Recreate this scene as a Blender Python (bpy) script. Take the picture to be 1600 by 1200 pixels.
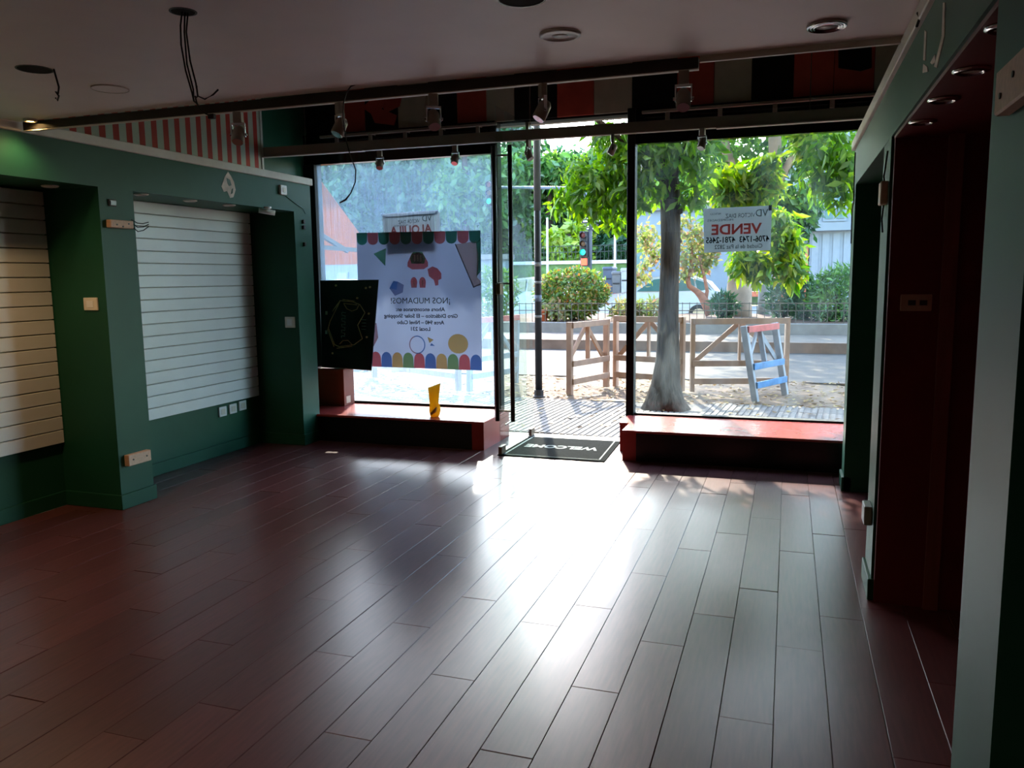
import bpy, bmesh, math, random
import numpy as np
from mathutils import Matrix, Vector
random.seed(7); RNG = np.random.default_rng(7)
for o in list(bpy.data.objects): bpy.data.objects.remove(o, do_unlink=True)
SC = bpy.context.scene; COL = SC.collection

# ------------------------------------------------------------------ camera
VY = np.array([1233., 428.]) - [800, 600]; VX = np.array([-2950., 480.]) - [800, 600]
F = math.sqrt(-(VY @ VX))
_dy = np.array([VY[0], -VY[1], -F]); _dy /= np.linalg.norm(_dy)
_dx = -np.array([VX[0], -VX[1], -F]); _dx -= _dy * (_dx @ _dy); _dx /= np.linalg.norm(_dx)
RM = np.array([_dx, _dy, np.cross(_dx, _dy)]); CAM = np.array([0, 0, 1.5])
def at(x, y, ax, val):
    """point on the plane axis=val that the photo shows at pixel (x, y)"""
    d = RM @ np.array([x - 800, 600 - y, -F]); t = (val - CAM[ax]) / d[ax]
    return Vector(CAM + t * d)
cam = bpy.data.objects.new('camera', bpy.data.cameras.new('camera')); COL.objects.link(cam)
cam.data.sensor_width = 36; cam.data.lens = F / 1600 * 36; cam.data.clip_end = 300; cam.data.clip_start = .02
cam.matrix_world = Matrix.Translation(CAM) @ Matrix([list(r) for r in RM]).to_4x4()
SC.camera = cam

# ------------------------------------------------------------------ sky, sun, exposure
SUN_EL = math.radians(31); SUN_AZ = (-.321, .947)
W = bpy.data.worlds.new('sky'); SC.world = W; W.use_nodes = True
wn = W.node_tree.nodes; sky = wn.new('ShaderNodeTexSky')
sky.sky_type = 'NISHITA'; sky.sun_disc = False; sky.sun_elevation = SUN_EL; sky.sun_rotation = math.radians(-18.7)
sky.air_density = 1.0; sky.dust_density = .8; sky.ozone_density = 2
W.node_tree.links.new(sky.outputs[0], wn['Background'].inputs[0]); wn['Background'].inputs[1].default_value = .85
sl = bpy.data.lights.new('sun', 'SUN'); sl.energy = 4.4; sl.angle = math.radians(.6); sl.color = (1, .9, .74)
so = bpy.data.objects.new('sun', sl); COL.objects.link(so)
sd = Vector((SUN_AZ[0] * math.cos(SUN_EL), SUN_AZ[1] * math.cos(SUN_EL), math.sin(SUN_EL)))
so.rotation_euler = sd.to_track_quat('Z', 'Y').to_euler(); so.location = (-6, 18, 20)
SC.view_settings.view_transform = 'Standard'; SC.view_settings.look = 'None'
SC.view_settings.gamma = 1; SC.view_settings.use_curve_mapping = False
SC.view_settings.exposure = 1.66
try:
    SC.cycles.max_bounces = 10; SC.cycles.diffuse_bounces = 6; SC.cycles.transparent_max_bounces = 24
    SC.cycles.sample_clamp_indirect = 6; SC.cycles.use_denoising = True
except Exception: pass

# ------------------------------------------------------------------ materials
def s2l(c):
    return tuple((v / 255 / 12.92 if v <= 10 else ((v / 255 + .055) / 1.055) ** 2.4) for v in c)
MATS = {}
def mat(name, rgb, rough=.6, var=.12, scale=6., bump=0., metal=0., spec=.4, coat=0., stretch=(1, 1, 1), emit=None, lin=False, rand=0.):
    """procedural material: noise-varied base colour, roughness and bump; rgb in 0-255"""
    if name in MATS: return MATS[name]
    m = bpy.data.materials.new(name); m.use_nodes = True; nt = m.node_tree; n = nt.nodes; L = nt.links
    b = n['Principled BSDF']; c = s2l(rgb)
    tc = n.new('ShaderNodeTexCoord'); mp = n.new('ShaderNodeMapping'); mp.inputs['Scale'].default_value = stretch
    L.new(tc.outputs['Object'], mp.inputs[0])
    nz = n.new('ShaderNodeTexNoise'); nz.inputs['Scale'].default_value = scale; nz.inputs['Detail'].default_value = 6
    L.new(mp.outputs[0], nz.inputs['Vector'])
    rp = n.new('ShaderNodeValToRGB'); rp.color_ramp.elements[0].position = .3; rp.color_ramp.elements[1].position = .7
    rp.color_ramp.elements[0].color = tuple(v * (1 - var) for v in c) + (1,)
    rp.color_ramp.elements[1].color = tuple(min(1, v * (1 + var)) for v in c) + (1,)
    L.new(nz.outputs['Fac'], rp.inputs[0]); out = rp.outputs[0]
    if rand:
        oi = n.new('ShaderNodeObjectInfo'); hs = n.new('ShaderNodeHueSaturation')
        mr = n.new('ShaderNodeMapRange'); mr.inputs['To Min'].default_value = 1 - rand; mr.inputs['To Max'].default_value = 1 + rand
        L.new(oi.outputs['Random'], mr.inputs[0]); L.new(mr.outputs[0], hs.inputs['Value']); L.new(out, hs.inputs['Color']); out = hs.outputs[0]
    L.new(out, b.inputs['Base Color'])
    b.inputs['Roughness'].default_value = rough; b.inputs['Metallic'].default_value = metal
    b.inputs['Specular IOR Level'].default_value = spec; b.inputs['Coat Weight'].default_value = coat
    if bump:
        bp = n.new('ShaderNodeBump'); bp.inputs['Strength'].default_value = bump; bp.inputs['Distance'].default_value = .02
        L.new(nz.outputs['Fac'], bp.inputs['Height']); L.new(bp.outputs[0], b.inputs['Normal'])
    if emit: b.inputs['Emission Color'].default_value = s2l(emit[0]) + (1,); b.inputs['Emission Strength'].default_value = emit[1]
    MATS[name] = m; return m
def leaf_mat(name, cols, trans=.5, rough=.45):
    """leaf: diffuse + translucent, colour picked per leaf"""
    m = bpy.data.materials.new(name); m.use_nodes = True; nt = m.node_tree; n = nt.nodes; L = nt.links
    n.remove(n['Principled BSDF']); g = n.new('ShaderNodeNewGeometry'); oi = n.new('ShaderNodeObjectInfo')
    ad = n.new('ShaderNodeMath'); ad.operation = 'ADD'; fr = n.new('ShaderNodeMath'); fr.operation = 'FRACT'
    L.new(g.outputs['Random Per Island'], ad.inputs[0]); L.new(oi.outputs['Random'], ad.inputs[1]); L.new(ad.outputs[0], fr.inputs[0])
    rp = n.new('ShaderNodeValToRGB'); rp.color_ramp.interpolation = 'LINEAR'
    while len(rp.color_ramp.elements) < len(cols): rp.color_ramp.elements.new(.5)
    for i, c in enumerate(cols):
        rp.color_ramp.elements[i].position = i / (len(cols) - 1); rp.color_ramp.elements[i].color = tuple(v * .66 for v in s2l(c)) + (1,)
    L.new(fr.outputs[0], rp.inputs[0])
    d = n.new('ShaderNodeBsdfDiffuse'); t = n.new('ShaderNodeBsdfTranslucent'); gl = n.new('ShaderNodeBsdfGlossy'); gl.inputs['Roughness'].default_value = rough
    gl.inputs['Color'].default_value = (.8, .85, .8, 1)
    hs = n.new('ShaderNodeHueSaturation'); hs.inputs['Value'].default_value = 1.25; hs.inputs['Saturation'].default_value = 1.1; hs.inputs['Hue'].default_value = .487
    L.new(rp.outputs[0], d.inputs[0]); L.new(rp.outputs[0], hs.inputs['Color']); L.new(hs.outputs[0], t.inputs[0])
    mx = n.new('ShaderNodeMixShader'); mx.inputs[0].default_value = trans; L.new(d.outputs[0], mx.inputs[1]); L.new(t.outputs[0], mx.inputs[2])
    m2 = n.new('ShaderNodeMixShader'); m2.inputs[0].default_value = .06; L.new(mx.outputs[0], m2.inputs[1]); L.new(gl.outputs[0], m2.inputs[2])
    L.new(m2.outputs[0], n['Material Output'].inputs[0]); MATS[name] = m; return m
def glass_mat(name, tint, dirt_lo, dirt_hi, streak=(9, 9, .5), dirt_col=(190, 205, 210)):
    """clean glass reflects by Fresnel and lets light through; dust and dried water streaks scatter it"""
    m = bpy.data.materials.new(name); m.use_nodes = True; nt = m.node_tree; n = nt.nodes; L = nt.links; n.remove(n['Principled BSDF'])
    tr = n.new('ShaderNodeBsdfTransparent'); tr.inputs[0].default_value = tuple(tint) + (1,)
    gl = n.new('ShaderNodeBsdfGlossy'); gl.inputs['Roughness'].default_value = .015
    fr = n.new('ShaderNodeFresnel'); fr.inputs[0].default_value = 1.42
    gm = n.new('ShaderNodeNewGeometry'); iv = n.new('ShaderNodeMath'); iv.operation = 'SUBTRACT'; iv.inputs[0].default_value = 1; L.new(gm.outputs['Backfacing'], iv.inputs[1])
    ml = n.new('ShaderNodeMath'); ml.operation = 'MULTIPLY'; L.new(fr.outputs[0], ml.inputs[0]); L.new(iv.outputs[0], ml.inputs[1])   # reflect on the entry face only
    m1 = n.new('ShaderNodeMixShader'); L.new(ml.outputs[0], m1.inputs[0]); L.new(tr.outputs[0], m1.inputs[1]); L.new(gl.outputs[0], m1.inputs[2])
    tc = n.new('ShaderNodeTexCoord'); mp = n.new('ShaderNodeMapping'); mp.inputs['Scale'].default_value = streak; L.new(tc.outputs['Object'], mp.inputs[0])
    nz = n.new('ShaderNodeTexNoise'); nz.inputs['Scale'].default_value = 3; nz.inputs['Detail'].default_value = 8; L.new(mp.outputs[0], nz.inputs['Vector'])
    mr = n.new('ShaderNodeMapRange'); mr.inputs['From Min'].default_value = .4; mr.inputs['From Max'].default_value = .75
    mr.inputs['To Min'].default_value = dirt_lo; mr.inputs['To Max'].default_value = dirt_hi; L.new(nz.outputs['Fac'], mr.inputs[0])
    tl = n.new('ShaderNodeBsdfTranslucent'); tl.inputs[0].default_value = s2l(dirt_col) + (1,)
    m2 = n.new('ShaderNodeMixShader'); L.new(mr.outputs[0], m2.inputs[0]); L.new(m1.outputs[0], m2.inputs[1]); L.new(tl.outputs[0], m2.inputs[2])
    L.new(m2.outputs[0], n['Material Output'].inputs[0]); MATS[name] = m; return m
def sheet_mat(name, rgb, trans=.55, alpha=0.):
    """printed vinyl or canvas that light shines through"""
    if name in MATS: return MATS[name]
    m = bpy.data.materials.new(name); m.use_nodes = True; nt = m.node_tree; n = nt.nodes; L = nt.links; n.remove(n['Principled BSDF'])
    tc = n.new('ShaderNodeTexCoord'); nz = n.new('ShaderNodeTexNoise'); nz.inputs['Scale'].default_value = 2.2; L.new(tc.outputs['Object'], nz.inputs['Vector'])
    rp = n.new('ShaderNodeValToRGB'); c = s2l(rgb); rp.color_ramp.elements[0].position = .35; rp.color_ramp.elements[1].position = .65
    rp.color_ramp.elements[0].color = tuple(v * .94 for v in c) + (1,); rp.color_ramp.elements[1].color = tuple(min(1, v * 1.04) for v in c) + (1,)
    L.new(nz.outputs['Fac'], rp.inputs[0])
    d = n.new('ShaderNodeBsdfDiffuse'); t = n.new('ShaderNodeBsdfTranslucent'); L.new(rp.outputs[0], d.inputs[0]); L.new(rp.outputs[0], t.inputs[0])
    mx = n.new('ShaderNodeMixShader'); mx.inputs[0].default_value = trans; L.new(d.outputs[0], mx.inputs[1]); L.new(t.outputs[0], mx.inputs[2])
    L.new(mx.outputs[0], n['Material Output'].inputs[0]); MATS[name] = m; return m
def ink_mat(name, rgb):
    """transparent printing ink: tints the light that comes through the sheet"""
    if name in MATS: return MATS[name]
    m = bpy.data.materials.new(name); m.use_nodes = True; nt = m.node_tree; n = nt.nodes; L = nt.links; n.remove(n['Principled BSDF']); c = tuple(math.sqrt(v) for v in s2l(rgb)) + (1,)   # light crosses both faces of the film
    t = n.new('ShaderNodeBsdfTransparent'); t.inputs[0].default_value = c; d = n.new('ShaderNodeBsdfDiffuse'); d.inputs[0].default_value = c
    mx = n.new('ShaderNodeMixShader'); mx.inputs[0].default_value = .25; L.new(t.outputs[0], mx.inputs[1]); L.new(d.outputs[0], mx.inputs[2])
    L.new(mx.outputs[0], n['Material Output'].inputs[0]); MATS[name] = m; return m
def stripe_mat(name, c1, c2, period, off, duty, axis='Y'):
    m = bpy.data.materials.new(name); m.use_nodes = True; nt = m.node_tree; n = nt.nodes; L = nt.links; b = n['Principled BSDF']
    g = n.new('ShaderNodeNewGeometry'); sx = n.new('ShaderNodeSeparateXYZ'); L.new(g.outputs['Position'], sx.inputs[0])
    def mth(op, a, v):
        q = n.new('ShaderNodeMath'); q.operation = op; L.new(a, q.inputs[0]); q.inputs[1].default_value = v; return q.outputs[0]
    v = mth('SUBTRACT', sx.outputs[axis], off); v = mth('DIVIDE', v, period); q = n.new('ShaderNodeMath'); q.operation = 'FRACT'; L.new(v, q.inputs[0])
    v = mth('LESS_THAN', q.outputs[0], duty)
    mx = n.new('ShaderNodeMix'); mx.data_type = 'RGBA'; L.new(v, mx.inputs[0]); mx.inputs[6].default_value = s2l(c2) + (1,); mx.inputs[7].default_value = s2l(c1) + (1,)
    L.new(mx.outputs[2], b.inputs['Base Color']); b.inputs['Roughness'].default_value = .7; MATS[name] = m; return m

def wood_floor_mat():
    m = bpy.data.materials.new('laminate'); m.use_nodes = True; nt = m.node_tree; n = nt.nodes; L = nt.links; b = n['Principled BSDF']
    g = n.new('ShaderNodeNewGeometry'); oi = n.new('ShaderNodeObjectInfo'); mp = n.new('ShaderNodeMapping'); mp.inputs['Scale'].default_value = (14, 1.2, 1)
    cv = n.new('ShaderNodeCombineXYZ'); mu = n.new('ShaderNodeMath'); mu.operation = 'MULTIPLY'; mu.inputs[1].default_value = 31
    L.new(oi.outputs['Random'], mu.inputs[0]); L.new(mu.outputs[0], cv.inputs[1]); L.new(cv.outputs[0], mp.inputs['Location']); L.new(g.outputs['Position'], mp.inputs[0])
    nz = n.new('ShaderNodeTexNoise'); nz.inputs['Scale'].default_value = 5; nz.inputs['Detail'].default_value = 9; L.new(mp.outputs[0], nz.inputs['Vector'])
    rp = n.new('ShaderNodeValToRGB'); rp.color_ramp.elements[0].position = .12; rp.color_ramp.elements[1].position = .88
    rp.color_ramp.elements[0].color = s2l((78, 41, 42)) + (1,); rp.color_ramp.elements[1].color = s2l((112, 62, 61)) + (1,)
    L.new(nz.outputs['Fac'], rp.inputs[0])
    hs = n.new('ShaderNodeHueSaturation'); mr = n.new('ShaderNodeMapRange'); mr.inputs['To Min'].default_value = .82; mr.inputs['To Max'].default_value = 1.18
    L.new(oi.outputs['Random'], mr.inputs[0]); L.new(mr.outputs[0], hs.inputs['Value']); L.new(rp.outputs[0], hs.inputs['Color']); L.new(hs.outputs[0], b.inputs['Base Color'])
    n2 = n.new('ShaderNodeTexNoise'); n2.inputs['Scale'].default_value = 1.1; n2.inputs['Detail'].default_value = 1; L.new(g.outputs['Position'], n2.inputs['Vector'])
    r2 = n.new('ShaderNodeMapRange'); r2.inputs['From Min'].default_value = .1; r2.inputs['From Max'].default_value = .9
    r2.inputs['To Min'].default_value = .278; r2.inputs['To Max'].default_value = .318; L.new(n2.outputs['Fac'], r2.inputs[0]); L.new(r2.outputs[0], b.inputs['Roughness'])
    b.inputs['Specular IOR Level'].default_value = .58
    
    MATS['laminate'] = m; return m
M_FLOOR = wood_floor_mat()
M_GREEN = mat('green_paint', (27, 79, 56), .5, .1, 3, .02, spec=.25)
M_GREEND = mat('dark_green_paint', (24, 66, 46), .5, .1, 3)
M_RED = mat('dark_red_paint', (108, 31, 30), .5, .1, 3)
M_CEIL = mat('ceiling_paint', (246, 238, 232), .52, .03, 4, spec=1.)
M_TRIM = mat('white_trim', (214, 206, 192), .5, .06, 10)
M_SLAT = mat('white_slat', (226, 228, 224), .38, .03, 5)
M_GROOVE = mat('groove_dark', (182, 178, 168), .7)
M_BLACK = mat('black_lacquer', (9, 10, 11), .25, .1)
M_BLACKM = mat('black_matt', (14, 14, 14), .7)
M_FRAME = mat('dark_frame', (24, 28, 26), .6, .1, spec=.2)
M_REDTOP = mat('red_laminate', (166, 62, 58), .24, .08, 4, spec=.6)
M_REDEND = mat('red_end', (150, 40, 36), .35, .08, 4)
M_METAL = mat('grey_metal', (150, 142, 130), .45, .05, metal=.2)
M_CHROME = mat('chrome', (205, 205, 205), .18, .03, metal=1)
M_DKMET = mat('gunmetal', (62, 58, 54), .4, .1, metal=.5)
M_PLASTIC = mat('cream_plastic', (222, 216, 200), .4, .04)
M_BEIGE = mat('beige_wood', (206, 168, 140), .6, .1, 12, stretch=(1, 6, 6))
M_WHITEP = mat('white_plastic', (235, 235, 230), .35, .02)
M_CABLE = mat('cable_black', (20, 18, 17), .55)
M_HOLE = mat('hole_black', (6, 5, 5), .9)
M_RUBBER = mat('mat_rubber', (14, 24, 25), .95, .25, 60, .2, spec=.03)
M_LETTERING = mat('mat_lettering', (116, 132, 130), .8, .15, 40)
M_GLASSL = glass_mat('dusty_glass', (.93, .97, .98), .11, .30, (26, 26, .7), (140, 168, 192))
M_GLASSR = glass_mat('window_glass', (.95, .985, .97), .0, .03, (2, 2, .8))
M_GLASSD = glass_mat('door_glass', (.90, .955, .94), .01, .05, (3, 3, 1))
M_STRIPE = stripe_mat('striped_paper', (196, 62, 44), (205, 208, 186), .1262, 6.431 - .03, .46)

# ------------------------------------------------------------------ builders
class MB:
    def __init__(s): s.bm = bmesh.new()
    def box(s, x0, x1, y0, y1, z0, z1, rot=None):
        v = [s.bm.verts.new((x, y, z)) for z in (z0, z1) for y in (y0, y1) for x in (x0, x1)]
        for f in ((0, 2, 3, 1), (4, 5, 7, 6), (0, 1, 5, 4), (2, 6, 7, 3), (0, 4, 6, 2), (1, 3, 7, 5)): s.bm.faces.new([v[i] for i in f])
        if rot: bmesh.ops.rotate(s.bm, cent=Vector(rot[0]), matrix=rot[1], verts=v)
        return s
    def beam(s, p, q, w, h, up=(0, 0, 1)):
        p, q = Vector(p), Vector(q); d = (q - p).normalized(); u = Vector(up)
        a = d.cross(u)
        if a.length < 1e-4: a = d.cross(Vector((1, 0, 0)))
        a.normalize(); b = a.cross(d).normalized()
        v = [s.bm.verts.new(e + a * (i * w / 2) + b * (j * h / 2)) for e in (p, q) for i, j in ((-1, -1), (1, -1), (1, 1), (-1, 1))]
        for f in ((3, 2, 1, 0), (4, 5, 6, 7), (0, 1, 5, 4), (1, 2, 6, 5), (2, 3, 7, 6), (3, 0, 4, 7)): s.bm.faces.new([v[i] for i in f])
        return s
    def tube(s, pts, r, n=8, cap=True, jit=0):
        pts = [Vector(p) for p in pts]; rs = r if isinstance(r, (list, tuple)) else [r] * len(pts); rings = []
        ref = Vector((0, 0, 1)) if abs((pts[-1] - pts[0]).normalized().z) < .9 else Vector((1, 0, 0))
        for i, p in enumerate(pts):
            d = (pts[min(i + 1, len(pts) - 1)] - pts[max(i - 1, 0)]).normalized()
            a = d.cross(ref)
            if a.length < 1e-3: a = d.cross(Vector((0, 1, 0)))
            a.normalize(); b = d.cross(a)
            rings.append([s.bm.verts.new(p + (a * math.cos(t) + b * math.sin(t)) * rs[i] * (1 + jit * (random.random() - .5))) for t in [k * 2 * math.pi / n for k in range(n)]])
        for A, B in zip(rings, rings[1:]):
            for k in range(n): s.bm.faces.new((A[k], A[(k + 1) % n], B[(k + 1) % n], B[k]))
        if cap: s.bm.faces.new(rings[0][::-1]); s.bm.faces.new(rings[-1])
        return s
    def lathe(s, prof, c=(0, 0, 0), n=20, ax='Z'):
        c = Vector(c); rings = []
        for r, h in prof:
            ring = []
            for k in range(n):
                t = k * 2 * math.pi / n; x, y = r * math.cos(t), r * math.sin(t)
                p = {'Z': (x, y, h), 'X': (h, x, y), 'Y': (x, h, y)}[ax]; ring.append(s.bm.verts.new(c + Vector(p)))
            rings.append(ring)
        for A, B in zip(rings, rings[1:]):
            for k in range(n): s.bm.faces.new((A[k], A[(k + 1) % n], B[(k + 1) % n], B[k]))
        if prof[0][0] > 1e-5: s.bm.faces.new(rings[0][::-1])
        if prof[-1][0] > 1e-5: s.bm.faces.new(rings[-1])
        return s
    def prism(s, poly, d0, d1, plane='XZ'):
        def P(u, v, d): return {'XZ': (u, d, v), 'YZ': (d, u, v), 'XY': (u, v, d)}[plane]
        A = [s.bm.verts.new(P(u, v, d0)) for u, v in poly]; B = [s.bm.verts.new(P(u, v, d1)) for u, v in poly]
        s.bm.faces.new(A); s.bm.faces.new(B[::-1]); k = len(A)
        for i in range(k): s.bm.faces.new((A[i], B[i], B[(i + 1) % k], A[(i + 1) % k]))
        return s
    def mesh(s, name, shift=(0, 0, 0), bevel=0, smooth=False):
        if bevel: bmesh.ops.bevel(s.bm, geom=list(s.bm.edges), offset=bevel, segments=1, affect='EDGES', profile=.5)
        bmesh.ops.recalc_face_normals(s.bm, faces=s.bm.faces)
        bmesh.ops.translate(s.bm, vec=Vector(shift), verts=s.bm.verts)
        me = bpy.data.meshes.new(name); s.bm.to_mesh(me); s.bm.free()
        if smooth:
            for p in me.polygons: p.use_smooth = True
        return me
    def build(s, name, m, parent=None, bevel=0, smooth=False, base=False):
        """mesh given in world coordinates; becomes one object (child of parent if given)"""
        off = Vector((0, 0, 0))
        if parent is not None: off = Vector(parent.get('_w', (0, 0, 0)))
        elif base:
            vs = [v.co for v in s.bm.verts]
            off = Vector((sum(v.x for v in vs) / len(vs), sum(v.y for v in vs) / len(vs), min(v.z for v in vs)))
        me = s.mesh(name, -off, bevel, smooth); me.materials.append(m)
        o = bpy.data.objects.new(name, me); COL.objects.link(o)
        if parent is not None: o.parent = parent; ROOT[o.name] = off; o['_w'] = tuple(off)
        else: o.location = off; o['_w'] = tuple(off)
        return o
ROOT = {}
def thing(name, label, cat, loc=(0, 0, 0), group=None):
    o = bpy.data.objects.new(name, None); COL.objects.link(o); o.location = loc; o.empty_display_size = .1
    o['label'] = label; o['category'] = cat; o['_w'] = tuple(loc)
    if group: o['group'] = group
    return o
def tag(o, label, cat, group=None):
    o['label'] = label; o['category'] = cat
    if group: o['group'] = group
    return o
def struct(o, label=None):
    o['kind'] = 'structure'
    if label: o['label'] = label
    return o
def box(name, m, b, parent=None, bevel=0, base=False): return MB().box(*b).build(name, m, parent, bevel, base=base)
def sbox(name, m, b, label=None, bevel=0): return struct(box(name, m, b, None, bevel), label)
def copy_tree(root, loc, rz=None, label=None):
    def cp(o, par):
        c = o.copy(); COL.objects.link(c); c.parent = par
        for ch in o.children: cp(ch, c)
        return c
    r = cp(root, None); r.location = loc
    if rz is not None: r.rotation_euler = (0, 0, rz)
    if label: r['label'] = label
    return r
def text_mesh(body, size, mirror=True, bold=0., align='CENTER', extrude=.0006):
    cu = bpy.data.curves.new('t', 'FONT'); cu.body = body; cu.size = size; cu.align_x = align; cu.offset = bold; cu.extrude = extrude; cu.resolution_u = 3
    ob = bpy.data.objects.new('t', cu); COL.objects.link(ob); dg = bpy.context.evaluated_depsgraph_get()
    me = bpy.data.meshes.new_from_object(ob.evaluated_get(dg)); bpy.data.objects.remove(ob, do_unlink=True); bpy.data.curves.remove(cu)
    if mirror:
        for v in me.vertices: v.co.x = -v.co.x
        me.flip_normals()
    return me
def lettering(body, size, m, parent, pos, ry=0., mirror=True, bold=0., flat=False, fit=None, rotz=0., name='lettering'):
    """text standing in an XZ plane facing -Y (the room), or lying flat on the floor"""
    me = text_mesh(body, size, mirror, bold)
    if fit:
        xs = [v.co.x for v in me.vertices]; k = fit / (max(xs) - min(xs)); c = (max(xs) + min(xs)) / 2
        for v in me.vertices: v.co.x = (v.co.x - c) * k
    me.materials.append(m); o = bpy.data.objects.new(name, me); COL.objects.link(o)
    w = Vector(parent.get('_w', (0, 0, 0))); o.parent = parent; o.location = Vector(pos) - w
    o.rotation_euler = (0, 0, rotz) if flat else (math.pi / 2, ry, 0)
    return o
def leaf_cloud(pts, size, droop=.5, aspect=.38, var=.4):
    """arrays for a mesh of folded rhombic leaves, one island per leaf"""
    n = len(pts); d = RNG.normal(size=(n, 3)); d[:, 2] -= droop * 1.6; d /= np.linalg.norm(d, axis=1)[:, None]
    r = RNG.normal(size=(n, 3)); a = np.cross(d, r); a /= np.linalg.norm(a, axis=1)[:, None]; nn = np.cross(a, d)
    L = (size * (1 + var * (RNG.random(n) - .5) * 2))[:, None]
    b = pts; t = pts + d * L; m = pts + d * L * .45; wv = a * L * aspect * .5; f = nn * L * .08
    V = np.stack([b, m + wv + f, t, m - wv + f], 1).reshape(-1, 3)
    i = np.arange(n)[:, None] * 4
    return V, np.concatenate([i + [0, 1, 2], i + [0, 2, 3]], 1).reshape(-1, 3)
def mesh_np(name, V, T, m, parent=None):
    me = bpy.data.meshes.new(name); off = np.array(parent.get('_w', (0, 0, 0))) if parent is not None else np.zeros(3)
    me.vertices.add(len(V)); me.vertices.foreach_set('co', (V - off).astype(np.float32).ravel())
    me.loops.add(T.size); me.loops.foreach_set('vertex_index', T.astype(np.int32).ravel())
    me.polygons.add(len(T)); me.polygons.foreach_set('loop_start', (np.arange(len(T)) * 3).astype(np.int32)); me.polygons.foreach_set('loop_total', np.full(len(T), 3, np.int32))
    me.update(); me.materials.append(m); o = bpy.data.objects.new(name, me); COL.objects.link(o)
    if parent is not None: o.parent = parent
    return o
def blob_pts(blobs, n):
    vol = np.array([b[1][0] * b[1][1] * b[1][2] for b in blobs]) ** .67; vol /= vol.sum(); out = []
    for (c, r), v in zip(blobs, vol):
        k = max(3, int(n * v)); d = RNG.normal(size=(k, 3)); d /= np.linalg.norm(d, axis=1)[:, None]
        out.append(np.array(c) + d * (RNG.random(k) ** .45)[:, None] * np.array(r))
    return np.concatenate(out)

# ================================================================== THE ROOM
XL, XLB, XR, XRB, YG = -4.15, -4.63, .40, .95, 7.25
# floor with its planks
sub = sbox('floor', mat('subfloor', (50, 28, 26), .5), (XLB, 1.32, -3, 7.22, -.06, -.012), 'dark red brown laminate plank floor')
pm_len, pw = 1.21, .178
plank_mesh = {}
def plank(x0, x1, y0, y1):
    key = (round(x1 - x0, 4), round(y1 - y0, 4))
    if key not in plank_mesh:
        b = MB().box(.0008, key[0] - .0008, .0008, key[1] - .0008, -.012, 0); plank_mesh[key] = b.mesh('plank', bevel=.0016); plank_mesh[key].materials.append(M_FLOOR)
    o = bpy.data.objects.new('plank', plank_mesh[key]); COL.objects.link(o); o.parent = sub
    o.location = (x0, y0, random.uniform(-.0007, .0007)); o.rotation_euler = (random.uniform(-.0008, .0008), random.uniform(-.0012, .0012), 0)
k0 = int((XLB + .004) / pw) - 1
for k in range(k0, 9):
    x0 = -.004 + k * pw; x1 = x0 + pw
    if x1 < XLB or x0 > 1.3: continue
    y = .75 + (.37 * (k % 3) + random.uniform(-.15, .15))
    prev = .55
    while prev < 7.2:
        y1 = min(y, 7.2)
        if y1 - prev > .05: plank(x0, x1, prev, y1)
        prev = y1; y = y1 + pm_len
sbox('floor_back_room', M_FLOOR, (XLB, 1.32, -3, .55, -.012, 0), 'floor behind the camera')

# ceilings
def disc_hole_ceiling(holes):
    bm = bmesh.new(); ed = []
    x0, x1, y0, y1 = XLB, XRB, -3., 3.57
    vs = [bm.verts.new((x, y, 2.40)) for x, y in ((x0, y0), (x1, y0), (x1, y1), (x0, y1))]
    ed += [bm.edges.new((vs[i], vs[(i + 1) % 4])) for i in range(4)]
    for c, r in holes:
        h = [bm.verts.new((c[0] + r * math.cos(t), c[1] + r * math.sin(t), 2.40)) for t in [k * 2 * math.pi / 20 for k in range(20)]]
        ed += [bm.edges.new((h[i], h[(i + 1) % 20])) for i in range(20)]
    bmesh.ops.triangle_fill(bm, use_beauty=True, use_dissolve=False, edges=ed)
    ex = bmesh.ops.extrude_face_region(bm, geom=list(bm.faces)); bmesh.ops.translate(bm, vec=(0, 0, .09), verts=[e for e in ex['geom'] if isinstance(e, bmesh.types.BMVert)])
    s = MB(); s.bm.free(); s.bm = bm; return s.build('ceiling', M_CEIL)
H_BLACK = at(815, -2, 2, 2.4); H_WIRE3 = at(286, 18, 2, 2.4); H_WIRE1 = at(54, 108, 2, 2.4); L_DISC = at(875, 53, 2, 2.4); L_RING = at(1292, 38, 2, 2.4); L_FLUSH = at(172, 138, 2, 2.4); L_LIT = at(47, 186, 2, 2.4)
struct(disc_hole_ceiling([(H_BLACK, .078), (H_WIRE3, .042), (H_WIRE1, .07)]), 'grey white dropped ceiling')
sbox('ceiling_void', M_BLACKM, (XLB, XRB, -3, 3.6, 2.60, 2.64))
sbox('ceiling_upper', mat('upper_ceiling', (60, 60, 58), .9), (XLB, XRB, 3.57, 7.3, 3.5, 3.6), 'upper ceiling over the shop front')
sbox('ceiling_edge', mat('edge_board', (58, 52, 48), .7), (XLB, XRB, 3.50, 3.57, 2.49, 3.5))
sbox('roof', mat('roof_slab', (120, 118, 112), .9), (-5.2, 1.6, -3.2, 7.28, 3.6, 3.8))

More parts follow.
